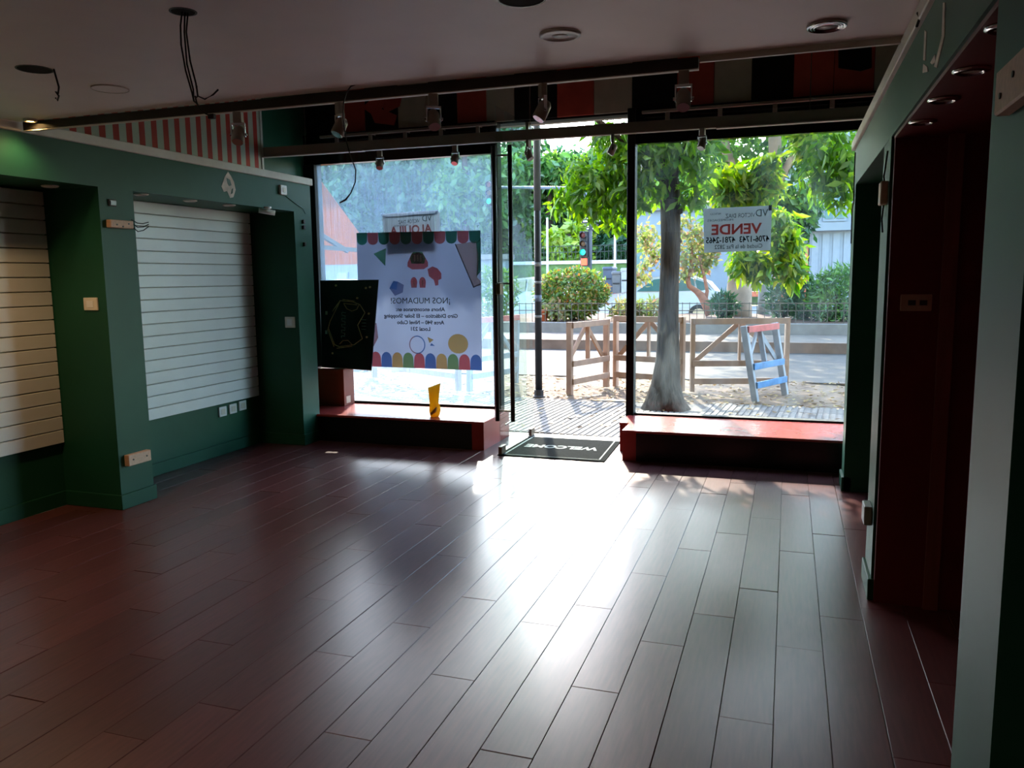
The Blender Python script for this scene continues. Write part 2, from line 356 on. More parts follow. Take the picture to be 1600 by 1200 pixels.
# left wall
b = MB(); b.box(XLB - .1, XLB, -3, 7.3, 0, 3.6)
struct(b.build('wall_left', M_GREEN), 'green painted left wall')
for k, bb in enumerate(((6.28, 6.55, 0, 2.35), (4.12, 4.41, 0, 2.35), (-3, 2.2, 0, 2.35), (2.2, 4.12, 2.1, 2.35), (4.41, 6.28, 2.1, 2.35))):
    sbox('wall_left_front', M_GREEN, (XLB, XL) + bb, 'green painted bulkhead over an alcove' if bb[2] else 'green painted wall pier between alcoves')
sbox('wall_left_upper', M_STRIPE, (XLB, XLB + .012, 3.57, 6.5, 2.41, 3.5), 'red and cream striped upper wall')
sbox('trim_1', M_TRIM, (XLB, XL + .02, 2.2, 6.57, 2.35, 2.41), 'white ledge trim above the left alcoves', .004)
sbox('trim_2', M_TRIM, (XLB, XLB + .02, 6.5, 6.53, 2.41, 3.5))
b = MB(); b.box(XLB, XL + .014, 4.12 - .014, 4.41 + .014, 0, .1).box(XLB, XL + .014, 6.28 - .014, 6.55 + .014, 0, .1).box(XLB, XLB + .014, 2.2, 4.12, 0, .1).box(XLB, XLB + .014, 4.41, 6.28, 0, .1)
struct(b.build('baseboard_left', M_GREEN, bevel=.003), 'green baseboard')
# right wall
for bb in ((XRB, 5.92, 6.15, 0, 2.08), (XRB, 3.932, 4.22, 0, 2.08), (1.30, 1.69, 2.03, 0, 2.068), (XRB, -3, .2, 0, 2.08), (XRB, -3, 6.15, 2.082, 2.33)):
    sbox('wall_right_front', M_GREEN, (XR,) + bb, 'green painted bulkhead of the right wall' if bb[3] else 'green painted pier of the right wall')
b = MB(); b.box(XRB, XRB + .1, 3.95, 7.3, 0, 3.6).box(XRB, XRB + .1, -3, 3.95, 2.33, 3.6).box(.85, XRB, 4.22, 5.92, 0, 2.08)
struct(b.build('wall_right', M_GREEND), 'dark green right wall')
b = MB(); b.box(1.3, 1.4, -3, 4.0, 0, 2.33).box(XR + .012, 1.32, 3.90, 3.932, 0, 2.08).box(XR + .012, 1.32, 2.03, 2.05, 0, 2.08).box(XR + .01, 1.32, .2, 3.93, 2.068, 2.082)
struct(b.build('wall_right_recess', M_RED), 'dark red painted recess in the right wall')
sbox('trim_3', M_TRIM, (XR - .02, XRB, -3, 6.17, 2.33, 2.39), 'white ledge trim above the right wall', .004)
sbox('trim_4', mat('red_brown_batten', (128, 70, 60), .6, .12, 9, stretch=(4, 4, .4)), (.615, .672, 3.875, 3.90, 0, 2.07), 'wooden batten in the red recess')
b = MB(); b.box(XR - .014, XR + .05, 5.92, 6.164, 0, .1).box(XR - .014, XR + .02, 3.92, 4.234, 0, .1).box(XR - .014, XR + .02, 1.68, 2.04, 0, .1)
struct(b.build('baseboard_right', M_GREEN, bevel=.003), 'green baseboard')
sbox('wall_back', mat('back_wall', (120, 118, 112), .8), (XLB, 1.4, -3.1, -3, 0, 3.6))

# ------------------------------------------------------------------ shop front
XA, XB, XC = -2.60, -2.32, -1.33            # left mullion, door pivot line, right mullion
ZH, ZB = 2.635, 2.905                       # window head, door head
wf = sbox('wall_front', M_BLACKM, (XLB, XRB, 7.30, 7.42, ZB, 3.6), 'striped sign band above the shop front')
cols = [mat('band_red', (204, 84, 68), .55, .12), mat('band_grey', (196, 182, 164), .6, .1), mat('band_black', (14, 14, 14), .5)]
pxs = [478, 523, 568, 620, 668, 713, 759, 803, 870, 928, 988, 1058, 1116, 1175, 1240, 1303, 1366, 1432, 1500]
seq = [2, 0, 2, 1, 2, 0, 1, 2, 0, 1, 2, 0, 1, 2, 0, 0, 1, 2]
for i, c in enumerate(seq):
    xa, xb = at(pxs[i], 120, 1, 7.29).x, at(pxs[i + 1], 120, 1, 7.29).x
    xa = max(xa, XLB); xb = min(xb, XRB)
    if xb > xa: box('panel', cols[c], (xa + .002, xb - .002, 7.288, 7.302, ZB + .02, 3.5), wf, .002)
# curled shapes of the sign seen from behind
def blobpoly(pts, name, m, y0=7.275, y1=7.289):
    P = [at(x, y, 1, 7.28) for x, y in pts]; return MB().prism([(p.x, p.z) for p in P], y0, y1).build(name, m, wf)
blobpoly([(640, 150), (664, 148), (664, 178), (684, 184), (664, 186), (650, 172)], 'sign_shape', cols[1])
blobpoly([(566, 168), (584, 152), (604, 154), (596, 170), (620, 180), (616, 196), (586, 192), (580, 178)], 'sign_shape', cols[0])
blobpoly([(606, 152), (628, 150), (624, 166), (604, 176), (598, 168)], 'sign_shape', cols[0])
blobpoly([(1310, 72), (1362, 68), (1362, 106), (1345, 111), (1310, 106)], 'sign_shape', cols[2], 7.277)
# facade outside
fm = mat('facade_render', (150, 142, 130), .85, .1, 3, .1)
b = MB(); b.box(-14, XLB - .0, 7.30, 7.5, 0, 7).box(XRB, 9, 7.30, 7.5, 0, 7).box(XLB, XRB, 7.42, 7.5, ZB, 7)
struct(b.build('wall_front_outside', fm), 'street facade')
# head beams, mullions, sills
M_BEAM = mat('beam_gloss', (10, 16, 13), .08, .1, spec=.7)
sbox('trim_5', M_BEAM, (XLB, XA, 7.22, 7.30, ZH, ZB + .02), 'glossy dark beam above the left shop window')
sbox('trim_6', M_BEAM, (XC, XRB, 7.22, 7.30, ZH, ZB + .02), 'glossy dark beam above the right shop window')
b = MB(); b.box(XA - .035, XA + .035, 7.20, 7.30, 0, ZB)
struct(b.build('trim_7', M_FRAME, bevel=.003), 'dark left door post')
b = MB(); b.box(XC - .035, XC + .035, 7.19, 7.30, 0, ZB + .03)
struct(b.build('trim_8', M_FRAME, bevel=.003), 'dark right door post')
b = MB(); b.box(XLB, XLB + .125, 7.20, 7.30, .25, ZH).box(XLB - .02, XLB + .012, 7.30, 7.52, 0, ZB).box(XLB, XA, 7.21, 7.30, .25, .275)
struct(b.build('trim_9', M_FRAME, bevel=.003), 'dark frame of the left shop window')
b = MB(); b.box(XRB - .06, XRB, 7.20, 7.30, .25, ZH).box(XRB - .012, XRB + .02, 7.30, 7.52, 0, ZB).box(XC, XRB, 7.21, 7.30, .25, .268)
struct(b.build('trim_10', M_FRAME, bevel=.003), 'dark frame of the right shop window')
sbox('sill_left', M_FRAME, (XLB, XA, 7.20, 7.32, 0, .25)); sbox('sill_right', M_FRAME, (XC, XRB, 7.20, 7.32, 0, .25))
sbox('threshold', mat('threshold_stone', (120, 118, 112), .6, .1), (XA, XC, 7.19, 7.36, -.05, .004), 'grey threshold')
w1 = sbox('window_1', M_GLASSL, (XLB + .12, XA - .03, 7.246, 7.254, .27, ZH + .01), 'dusty left shop window pane')
w2 = sbox('window_2', M_GLASSR, (XC + .03, XRB - .05, 7.246, 7.254, .262, ZH + .01), 'right shop window pane')
w3 = sbox('window_3', M_GLASSD, (XA + .03, XB - .005, 7.246, 7.254, .01, ZB), 'narrow fixed glass beside the door')
# open glass door
dr = bpy.data.objects.new('door_1', None); COL.objects.link(dr); dr.location = (XB + .03, 7.28, 0); struct(dr, 'frameless glass door standing open into the shop'); dr['_w'] = (XB + .03, 7.28, 0)
XD = XB + .04
box('pane', M_GLASSD, (XD - .005, XD + .005, 6.36, 7.30, .015, 2.87), dr, .001)
M_BRASS = mat('patch_metal', (120, 108, 92), .35, .08, metal=.8)
for y0, z0, z1 in ((6.355, .008, .075), (7.20, .008, .075), (7.19, 2.80, 2.885)): box('hinge_plate', M_BRASS, (XD - .016, XD + .016, y0, y0 + .11, z0, z1), dr, .003)
hb = MB().tube([(XD + .07, 6.50, .27), (XD + .07, 6.50, 2.58)], .019, 14).build('handle', mat('handle_bronze', (62, 54, 46), .35, metal=.7), dr, smooth=True)
hb2 = MB().tube([(XD - .07, 6.50, .27), (XD - .07, 6.50, 2.58)], .019, 14).build('handle', MATS['handle_bronze'], dr, smooth=True)
for z in (.36, 1.45, 2.50): MB().tube([(XD - .075, 6.50, z), (XD + .075, 6.50, z)], .008, 8).build('handle_bolt', M_BRASS, dr)
MB().tube([(XD + .03, 6.42, .255), (XD + .03, 6.62, .262)], .006, 6).build('floor_bolt', M_DKMET, dr)
box('lock', M_BRASS, (XD - .02, XD + .02, 6.36, 6.44, 1.36, 1.45), dr, .003)

# display platforms
def platform(label, x0, x1, y0, end_left, end_right, notch=None):
    t = thing('display_platform', label, 'platform', ((x0 + x1) / 2, (y0 + 7.2) / 2, 0), 'window display platforms')
    poly = [(x0, y0), (x1, y0), (x1, 7.2), (x0, 7.2)] if notch is None else [(x0, y0), (x1, y0), (x1, 7.2), (notch[0], 7.2), (notch[0], notch[1]), (x0, notch[1])]
    MB().prism(poly, .232, .252, 'XY').build('top', M_REDTOP, t, .003)
    box('front_panel', M_BLACK, (x0 + (.115 if end_left else 0), x1 - (.115 if end_right else 0), y0 + .012, y0 + .03, 0, .232), t)
    if end_left: box('corner_panel', M_REDEND, (x0 + .004, x0 + .115, y0 + .008, y0 + .03, 0, .232), t)
    if end_right: box('corner_panel', M_REDEND, (x1 - .115, x1 - .004, y0 + .008, y0 + .03, 0, .232), t)
    if end_left: box('end_panel', M_REDEND, (x0 + .004, x0 + .022, y0 + .03, 7.19 if notch is None else notch[1] + .02, 0, .232), t)
    if end_right: box('end_panel', M_REDEND, (x1 - .022, x1 - .004, y0 + .03, 7.19, 0, .232), t)
    if notch: box('end_panel', M_REDEND, (notch[0] + .004, x0 + .022, notch[1] + .01, 7.19, 0, .232), t)
    return t
platform('low red topped display platform under the dusty left window, carrying a yellow vessel', XLB + .02, -2.48, 6.5, False, True)
platform('low red topped display platform with a stepped end under the right window', -1.255, XRB - .01, 6.45, True, False, (-1.345, 6.79))

# door mat, WELCOME reads from the street
dm = thing('door_mat', 'dark green rubber door mat reading WELCOME inside the open door', 'door mat', (-1.85, 6.77, 0))
b = MB().prism([(-2.30, 6.34), (-1.375, 6.34), (-1.405, 7.17), (-2.28, 7.17)], .0005, .009, 'XY').build('pad', M_RUBBER, dm, .002)
b = MB(); b.beam((-1.425, 6.375, .010), (-1.455, 7.14, .010), .012, .004).beam((-2.25, 6.375, .010), (-2.235, 7.14, .010), .012, .004).beam((-2.25, 6.375, .010), (-1.425, 6.375, .010), .008, .003)
b.build('border', M_LETTERING, dm)
lettering('WELCOME', .16, M_LETTERING, dm, (-1.855, 6.83, .0095), mirror=False, bold=.006, flat=True, fit=.66, rotz=math.pi)

# slat wall panels
def slatwall(label, y0, y1, z0, z1):
    t = thing('slatwall_panel', label, 'wall panel', (XLB + .01, (y0 + y1) / 2, z0), 'slatwall panels in the left alcoves')
    box('backing', M_GROOVE, (XLB + .002, XLB + .012, y0, y1, z0, z1), t)
    n = 18; h = (z1 - z0) / n; me = None
    for i in range(n):
        if me is None:
            o = MB().box(XLB + .012, XLB + .032, y0, y1, z0 + .003, z0 + h - .004).build('slat', M_SLAT, t, .0025); me = o.data
        else:
            o = bpy.data.objects.new('slat', me); COL.objects.link(o); o.parent = t; o.location = (0, 0, i * h)
    return t
slatwall('white slatwall panel in the alcove nearest the street', 4.415, 6.26, .445, 2.1)
slatwall('white slatwall panel cut by the left picture edge, warmly lit below', 2.25, 4.115, .43, 2.09)

# ------------------------------------------------------------------ wall fittings
def fitting(name, label, cat, m, bx, screws=(), group=None, bevel=.004, sm=None):
    c = ((bx[0] + bx[1]) / 2, (bx[2] + bx[3]) / 2, bx[4])
    t = thing(name, label, cat, c, group); box('cover', m, bx, t, bevel)
    for s in screws: MB().lathe([(.0001, -.003), (.006, -.003), (.006, .003), (.0001, .003)], s, 8, 'X').build('screw', sm or M_DKMET, t)
    return t
p, q = at(165, 343, 0, XL), at(202, 357, 0, XL)
fitting('trunking_box', 'long beige cable box high on the left pier', 'cable box', M_BEIGE, (XL, XL + .04, p.y, q.y, q.z - .004, p.z + .0), [(XL + .04, p.y + .05, p.z - .03), (XL + .04, p.y + .10, p.z - .04), (XL + .04, p.y + .15, p.z - .02)])
p, q = at(193, 708, 0, XL), at(230, 720, 0, XL)
fitting('trunking_box', 'long beige cable box low on the left pier near the floor', 'cable box', M_BEIGE, (XL, XL + .04, p.y, q.y, .285, .36), [(XL + .04, p.y + .04, .325), (XL + .04, p.y + .16, .325)])
t = fitting('wall_socket', 'small dark recessed wall socket above the high beige cable box', 'socket', M_DKMET, (XL, XL + .012, 4.19, 4.255, 1.985, 2.03))
box('insert', M_BLACK, (XL + .012, XL + .017, 4.20, 4.245, 1.994, 2.02), t)
p, q = at(132, 465, 1, 4.12), at(155, 485, 1, 4.12)
t = thing('socket_plate', 'cream square plate on the dark side of the left pier', 'socket plate', ((p.x + q.x) / 2, 4.11, q.z))
box('cover', M_PLASTIC, (p.x, q.x, 4.107, 4.12, q.z, p.z), t, .003); box('rocker', M_WHITEP, (p.x + .03, q.x - .03, 4.103, 4.107, q.z + .02, p.z - .02), t)
p, q = at(446, 495, 1, 6.28), at(462, 512, 1, 6.28)
t = thing('socket_plate', 'cream square plate on the dark pier near the shop window', 'socket plate', ((p.x + q.x) / 2, 6.27, q.z))
box('cover', M_PLASTIC, (p.x, q.x, 6.267, 6.28, q.z, p.z), t, .003); box('rocker', M_WHITEP, (p.x + .025, q.x - .025, 6.263, 6.267, q.z + .02, p.z - .02), t)
for i, (px, py) in enumerate(((347, 643), (363, 638.5), (378, 633.5))):
    c = at(px, py, 0, XLB)
    t = thing('wall_socket', ['leftmost', 'middle', 'rightmost'][i] + ' of three white sockets below the slatwall panel', 'socket', (XLB + .01, c.y, c.z - .04), 'sockets under the slatwall')
    box('cover', M_WHITEP, (XLB, XLB + .012, c.y - .05, c.y + .05, c.z - .042, c.z + .042), t, .003)
    box('insert', M_PLASTIC, (XLB + .012, XLB + .016, c.y - .028, c.y + .028, c.z - .024, c.z + .024), t, .002)
c = at(440, 297, 0, XL)
t = thing('switch_box', 'small white sensor box on the green bulkhead above the alcove', 'sensor', (XL + .01, c.y, c.z - .04))
box('cover', M_WHITEP, (XL, XL + .025, c.y - .045, c.y + .045, c.z - .04, c.z + .04), t, .004); box('lens', M_PLASTIC, (XL + .025, XL + .029, c.y - .02, c.y + .02, c.z - .02, c.z + .02), t)
MB().tube([(XL + .004, c.y + .04, c.z - .04), (XL + .004, c.y + .2, c.z - .1), (XL + .006, c.y + .3, c.z - .13), (XL + .02, c.y + .32, c.z - .18)], .004, 6).build('cord', mat('green_cord', (60, 110, 86), .5), t)
t = thing('wall_clip', 'small hooks on the green pier beside the left shop window', 'hook', (XL + .01, 6.42, 1.86))
for z in (1.95, 2.0, 1.80): box('clip', M_DKMET, (XL, XL + .02, 6.395, 6.425, z, z + .035), t, .003)
# peeled patch in the paint
c = at(352, 288, 0, XL)
b = MB(); pts = [(0, .06), (.05, .10), (.09, .07), (.13, .03), (.15, -.03), (.11, -.09), (.06, -.10), (.02, -.05), (-.03, -.06), (-.06, -.02), (-.03, .02)]
b.prism([(c.y + u * .8, c.z + v) for u, v in pts], XL, XL + .002, 'YZ'); pp = tag(b.build('peeled_patch', mat('bare_plaster', (214, 200, 186), .9, .2, 20), base=True), 'bare plaster patch where green paint peeled off', 'paint patch')
b = MB().prism([(c.y + u * .8, c.z + v) for u, v in [(.02, .05), (.07, .04), (.09, .0), (.05, -.01), (.03, .01)]], XL + .002, XL + .003, 'YZ'); o = b.build('paint_flake', M_GREEND, pp)
b = MB().prism([(c.y + u * .8, c.z + v) for u, v in [(.09, -.03), (.11, -.02), (.10, -.06), (.07, -.07)]], XL + .002, XL + .003, 'YZ'); o = b.build('paint_flake', M_GREEND, pp)
# cables poking from the cable box on the pier
t = thing('cut_cables', 'three cut black cable ends beside the high cable box', 'cable', (XL + .02, 4.4, 1.85))
for k in range(3):
    z = 1.91 - k * .022; MB().tube([(XL + .01, 4.37, z), (XL + .02, 4.41, z - .02 - .006 * k), (XL + .03, 4.45, z - .022), (XL + .04, 4.49, z - .01 + .008 * k)], .0032, 6).build('cable', M_CABLE, t, smooth=True)
t = thing('security_camera', 'small white security camera under the alcove lintel', 'camera', (XL - .1, 5.9, 2.05))
c = at(418, 325, 2, 2.09); MB().lathe([(.03, 2.1), (.03, 2.085), (.012, 2.08), (.012, 2.06)], (c.x, c.y, 0), 12).build('mount', M_WHITEP, t, smooth=True)
MB().tube([(c.x - .05, c.y - .05, 2.07), (c.x + .05, c.y + .03, 2.05)], .022, 10).build('body', M_WHITEP, t, smooth=True)
# right side fittings
p, q = at(1407, 460, 1, 3.90), at(1455, 486, 1, 3.90)
t = thing('socket_plate', 'wide beige socket plate inside the dark red recess', 'socket plate', ((p.x + q.x) / 2, 3.895, q.z))
box('cover', mat('beige_plate', (196, 160, 140), .5, .05), (p.x, q.x, 3.888, 3.90, q.z, p.z), t, .003)
for k in (0, 1): box('insert', M_DKMET, (p.x + .03 + k * .045, p.x + .06 + k * .045, 3.885, 3.888, q.z + .025, p.z - .025), t)
t = fitting('trunking_box', 'large beige wooden box on the near right pier', 'cable box', M_BEIGE, (XR - .03, XR, 1.55, 1.86, 1.80, 1.885), [(XR - .03, 1.72, 1.85), (XR - .03, 1.81, 1.83)])
t = fitting('wall_socket', 'small grey box low on the pier beside the red recess', 'socket', mat('pier_box', (150, 150, 140), .5), (XR - .035, XR, 4.0, 4.12, .33, .42), [])
t = fitting('door_bell', 'small beige box high on the pier beside the green alcove', 'sensor', M_BEIGE, (XR - .03, XR, 3.97, 4.07, 1.80, 1.90), [])
MB().tube([(XR - .006, 4.0, 2.03), (XR - .01, 4.03, 1.96), (XR - .01, 4.08, 1.93), (XR - .012, 4.02, 1.90)], .004, 6).build('cord', M_CABLE, t)
MB().tube([(XR - .01, 4.03, 1.80), (XR - .012, 4.06, 1.74), (XR - .012, 4.0, 1.68)], .004, 6).build('cord', M_CABLE, t)
t = thing('loose_cable', 'thin dark cable clipped to the far right pier', 'cable', (XR - .01, 6.0, 1.9))
MB().tube([(XR - .006, 6.02, 2.3), (XR - .006, 6.02, 2.15), (XR - .008, 5.98, 2.14), (XR - .006, 5.97, 1.98), (XR - .008, 6.06, 1.93), (XR - .006, 6.06, 1.7)], .0045, 6).build('cable', M_CABLE, t)
# scratches of bare plaster on the right bulkhead
for i, (pts, lab) in enumerate((([(1445, 47), (1448, 50), (1446, 95), (1443, 94)], 'short white scratch on the right green bulkhead'), ([(1474, 4), (1477, 4), (1476, 56), (1464, 106), (1460, 104), (1472, 56)], 'long bent white scratch on the right green bulkhead'), ([(1443, 100), (1449, 104), (1450, 112), (1442, 114)], 'small bare plaster chip under the short scratch'), ([(1454, 98), (1461, 85), (1462, 96), (1457, 101)], 'small bare plaster chip between two scratches'))):
    P = [at(x, y, 0, XR - .001) for x, y in pts]
    tag(MB().prism([(v.y, v.z) for v in P], XR - .0022, XR, 'YZ').build('plaster_scratch', MATS['bare_plaster'], base=True), lab, 'scratch', 'scratches on the right bulkhead')
c = at(1433, 40, 0, XR - .02)
tag(MB().tube([(c.x, c.y, c.z + .04), (c.x + .005, c.y - .02, c.z + .02), (c.x, c.y + .01, c.z)], .005, 6).build('wire_stub', M_CABLE, base=True), 'short dark wire stub at the right ceiling edge', 'wire')

# ------------------------------------------------------------------ ceiling lamps, holes and cables
def hole(name, label, c, r):
    t = thing(name, label, 'ceiling hole', (c.x, c.y, 2.40), 'empty lamp holes in the ceiling')
    MB().lathe([(r, 2.400), (r, 2.56), (.0001, 2.56)], (c.x, c.y, 0), 20).build('can', M_HOLE, t)
    MB().lathe([(r + .004, 2.401), (r + .004, 2.398), (r - .002, 2.398), (r - .002, 2.401)], (c.x, c.y, 0), 20).build('rim', M_DKMET, t)
    return t
hole('ceiling_hole', 'round black lamp hole cut by the top picture edge', H_BLACK, .077)
hole('ceiling_hole', 'small black ceiling hole with three long cables', H_WIRE3, .041)
hole('ceiling_hole', 'black ceiling hole near the left edge with a short cable', H_WIRE1, .069)
def pixpath(pts, Y0, depth=None): return [at(x, y, 1, Y0) for x, y in pts]
t = thing('hanging_cable', 'long bundle of three dark cables hanging from a ceiling hole', 'cable', (H_WIRE3.x, H_WIRE3.y, 2.0))
Y3 = H_WIRE3.y
for k, pts in enumerate(([(285, 14), (282, 40), (283, 70), (290, 110), (300, 145), (303, 158), (308, 163), (305, 150)], [(289, 14), (288, 50), (292, 100), (302, 140), (303, 158), (309, 150), (307, 134)], [(294, 14), (291, 50), (297, 95), (306, 130), (309, 150), (320, 155), (333, 148), (341, 140)], [(306, 158), (312, 170), (322, 178), (332, 182)])):
    MB().tube(pixpath(pts, Y3 + .01 * k), .0028, 6).build('cable', M_CABLE, t, smooth=True)
p = at(331, 182, 1, Y3 + .03); box('connector', M_CABLE, (p.x - .012, p.x + .012, p.y - .008, p.y + .008, p.z - .008, p.z + .008), t, .002)
t = thing('hanging_cable', 'short dark cable with a knotted end at the left', 'cable', (H_WIRE1.x, H_WIRE1.y, 2.2))
Y1 = H_WIRE1.y + .02
MB().tube(pixpath([(84, 108), (88, 122), (92, 136), (91, 146), (87, 143), (92, 150), (90, 157), (87, 153)], Y1), .004, 6).build('cable', M_CABLE, t, smooth=True)
t = tag(MB().tube(pixpath([(556, 132), (548, 135), (541, 145), (537, 160), (536, 185), (541, 220), (548, 245), (556, 265), (555, 285), (548, 302), (540, 312), (531, 317)], 3.50), [.003] * 10 + [.005, .004], 6).build('hanging_cable', M_CABLE, smooth=True, base=True), 'single long dark cable curling down in front of the left window', 'cable')
def disc_lamp(name, label, c, r, kind):
    t = thing(name, label, 'ceiling lamp', (c.x, c.y, 2.39), 'ceiling lamps'); C = (c.x, c.y, 0)
    if kind == 'disc':
        MB().lathe([(r, 2.4), (r, 2.392), (r * .82, 2.389), (r * .80, 2.392)], C, 28).build('rim', M_WHITEP, t, smooth=True)
        MB().lathe([(r * .80, 2.393), (.0001, 2.391)], C, 28).build('diffuser', mat('lamp_glass', (226, 226, 220), .25, .02), t, smooth=True)
    elif kind == 'rings':
        for f in (1, .84, .68): MB().lathe([(r * f, 2.4), (r * f, 2.388), (r * f * .92, 2.386), (r * f * .92, 2.4)], C, 28).build('ring', M_CHROME, t, smooth=True)
        MB().lathe([(r * .6, 2.392), (.0001, 2.389)], C, 28).build('diffuser', MATS['lamp_glass'], t, smooth=True)
    elif kind == 'flush':
        MB().lathe([(r, 2.4), (r, 2.396), (.0001, 2.3955)], C, 28).build('plate', M_CEIL, t)
        MB().lathe([(r * 1.03, 2.4), (r * 1.03, 2.394), (r * .99, 2.394), (r * .99, 2.4)], C, 28).build('ring', M_TRIM, t)
    else:
        MB().lathe([(r, 2.4), (r, 2.388), (r * .75, 2.384), (r * .72, 2.399)], C, 24).build('rim', M_TRIM, t, smooth=True)
        MB().lathe([(r * .7, 2.390), (.0001, 2.388)], C, 20).build('bulb', mat('lit_bulb', (255, 214, 150), .4, emit=((255, 206, 130), 14)), t)
    return t
disc_lamp('ceiling_lamp', 'large white round flat lamp in the ceiling centre', L_DISC, .078, 'disc')
disc_lamp('ceiling_lamp', 'round lamp of concentric chrome rings near the right ceiling edge', L_RING, .07, 'rings')
disc_lamp('ceiling_lamp', 'flush ceiling coloured round plate near the left wall', L_FLUSH, .08, 'flush')
def lit(label, c, watt, blend=.6, size=150, r=.05, col=(1, .62, .3)):
    t = disc_lamp('ceiling_lamp', label, c, r, 'lit')
    l = bpy.data.lights.new('lamp_light', 'SPOT'); l.energy = watt; l.color = col; l.spot_size = math.radians(size); l.spot_blend = blend; l.shadow_soft_size = .04
    lo = bpy.data.objects.new('lamp_light', l); COL.objects.link(lo); lo.location = (0, 0, -.02); lo.parent = t
lit('small warm lit downlight at the left ceiling edge', L_LIT, 2.5, r=.035)
lit('warm lit downlight by the left wall outside the picture', Vector((-3.85, 2.95, 2.4)), 12, r=.045)
lit('added unseen warm downlight behind the camera on the left', Vector((-3.1, .2, 2.4)), 6, r=.045)  # unseen pair behind the camera, added to brighten the interior
lit('added unseen warm downlight behind the camera on the right', Vector((-.9, -.6, 2.4)), 6, r=.045)
# little downlights in the alcove soffits
def soffit(label, c, z, m_ring, r=.05, group='alcove downlights'):
    t = thing('soffit_light', label, 'downlight', (c[0], c[1], z - .01), group)
    MB().lathe([(r, z + .001), (r, z - .006), (r * .7, z - .012), (r * .62, z - .004)], (c[0], c[1], 0), 20).build('ring', m_ring, t, smooth=True)
    MB().lathe([(r * .62, z - .005), (.0001, z - .004)], (c[0], c[1], 0), 16).build('lens', M_PLASTIC, t)
for px, py, lab in ((78, 290, 'steel downlight in the alcove at the left picture edge'), (220, 303, 'first steel downlight over the central slatwall, nearest the pier'), (297, 313, 'middle steel downlight over the central slatwall'), (358, 320, 'last steel downlight over the central slatwall, nearest the street')):
    c = at(px, py, 2, 2.1); soffit(lab, (max(min(c.x, XL - .07), XLB + .1), c.y), 2.1, M_TRIM)
for px, py, lab in ((1575, 40, 'nearest chrome downlight in the red recess soffit'), (1518, 108, 'second chrome downlight in the red recess soffit'), (1475, 154, 'third chrome downlight in the red recess soffit'), (1442, 189, 'farthest chrome downlight in the red recess soffit')):
    c = at(px, py, 2, 2.068); soffit(lab, (c.x, c.y), 2.068, M_CHROME, .05)
for k, (yy, lab) in enumerate(((4.7, 'near downlight in the green alcove on the right'), (5.35, 'far downlight in the green alcove on the right'))): soffit(lab, (.60, yy), 2.08, M_TRIM, .045)

# ------------------------------------------------------------------ track rails and spotlights
xr = at(1092, 95, 1, 3.59).x
t = thing('track_rail', 'dark lighting rail along the ceiling edge', 'track rail', (-1.9, 3.59, 2.36), 'lighting rails')
box('bar', M_DKMET, (-4.1, xr, 3.572, 3.605, 2.352, 2.398), t, .003); box('pale_strip', M_TRIM, (-4.1, xr, 3.574, 3.603, 2.348, 2.352), t)  # pale strip paints the highlight along the bar's lower edge
sbox('trim_11', M_TRIM, (xr + .005, XR - .02, 3.571, 3.59, 2.375, 2.40), 'pale strip along the ceiling edge')
t = thing('track_rail', 'long grey rail hung on wires in front of the windows', 'track rail', (-2, 6.55, 2.63), 'lighting rails')
za, zb = 2.668, 2.645
MB().beam((XLB + .01, 6.55, za), (XRB - .02, 6.55, zb), .05, .085).build('bar', M_METAL, t, .004)
xs = [at(570, 228, 1, 6.55).x, at(1120, 195, 1, 6.55).x]
MB().beam((XLB + .02, 6.53, za - .046), (xs[0], 6.53, za - .05), .05, .008).build('pale_strip', M_TRIM, t)
MB().beam((xs[1], 6.53, zb - .042), (XRB - .03, 6.53, zb - .045), .05, .008).build('pale_strip', M_TRIM, t)
for px in (474, 828, 1266):
    x = at(px, 150, 1, 6.55).x; MB().tube([(x, 6.55, 2.69), (x, 6.55, 3.5)], .0035, 6).build('wire', M_CHROME, t)
for lab, xa, xb, za in (('reflected rail and lamps above the left window, built as a pale bar on stubs', at(500, 212, 1, 7.12).x, at(776, 195, 1, 7.12).x, 2.875), ('reflected rail and lamps above the right window, built as a pale bar on stubs', at(1003, 174, 1, 7.12).x, XRB - .02, 2.875)):
    t = thing('track_rail', lab, 'track rail', ((xa + xb) / 2, 7.12, za), 'lighting rails')  # bar and stubs model reflections of the hung rail and spotlights in glass
    box('bar', M_METAL, (xa, xb, 7.105, 7.135, za - .01, za + .014), t, .003)
    for k in range(5):
        x = xa + (k + .5) * (xb - xa) / 5; box('stub', M_METAL, (x - .018, x + .018, 7.11, 7.13, za - .075, za - .01), t, .003)
        MB().tube([(x, 7.13, za), (x, 7.22, za)], .006, 6).build('bracket', M_METAL, t)
def spotlight():
    t = thing('track_spotlight', '', 'spotlight', (0, 0, 0), 'spotlights on the lighting rails')
    box('adapter', M_METAL, (-.022, .022, -.014, .014, -.055, 0), t, .003)
    b = MB(); b.box(-.036, .036, -.008, .008, -.066, -.055).box(-.036, -.030, -.008, .008, -.125, -.060).box(.030, .036, -.008, .008, -.125, -.060); b.build('bracket', M_CHROME, t, .001)
    h = MB().tube([(0, .02, -.075), (0, .012, -.090), (0, -.02, -.150)], [.018, .029, .031], 16).build('head', M_METAL, t, smooth=True)
    MB().tube([(0, -.0195, -.149), (0, -.0225, -.1535)], [.0265, .0265], 16).build('lens', M_CHROME, h, smooth=False)
    for s in (-1, 1): MB().tube([(s * .028, 0, -.112), (s * .043, 0, -.112)], .007, 8).build('knob', M_CHROME, t)
    return t
sp = spotlight(); first = True
labs1 = ['spotlight in front of the red striped wall', 'spotlight next to the long dangling cable', 'spotlight left of the door on the near rail', 'spotlight above the door on the near rail', 'spotlight at the right end of the near rail']
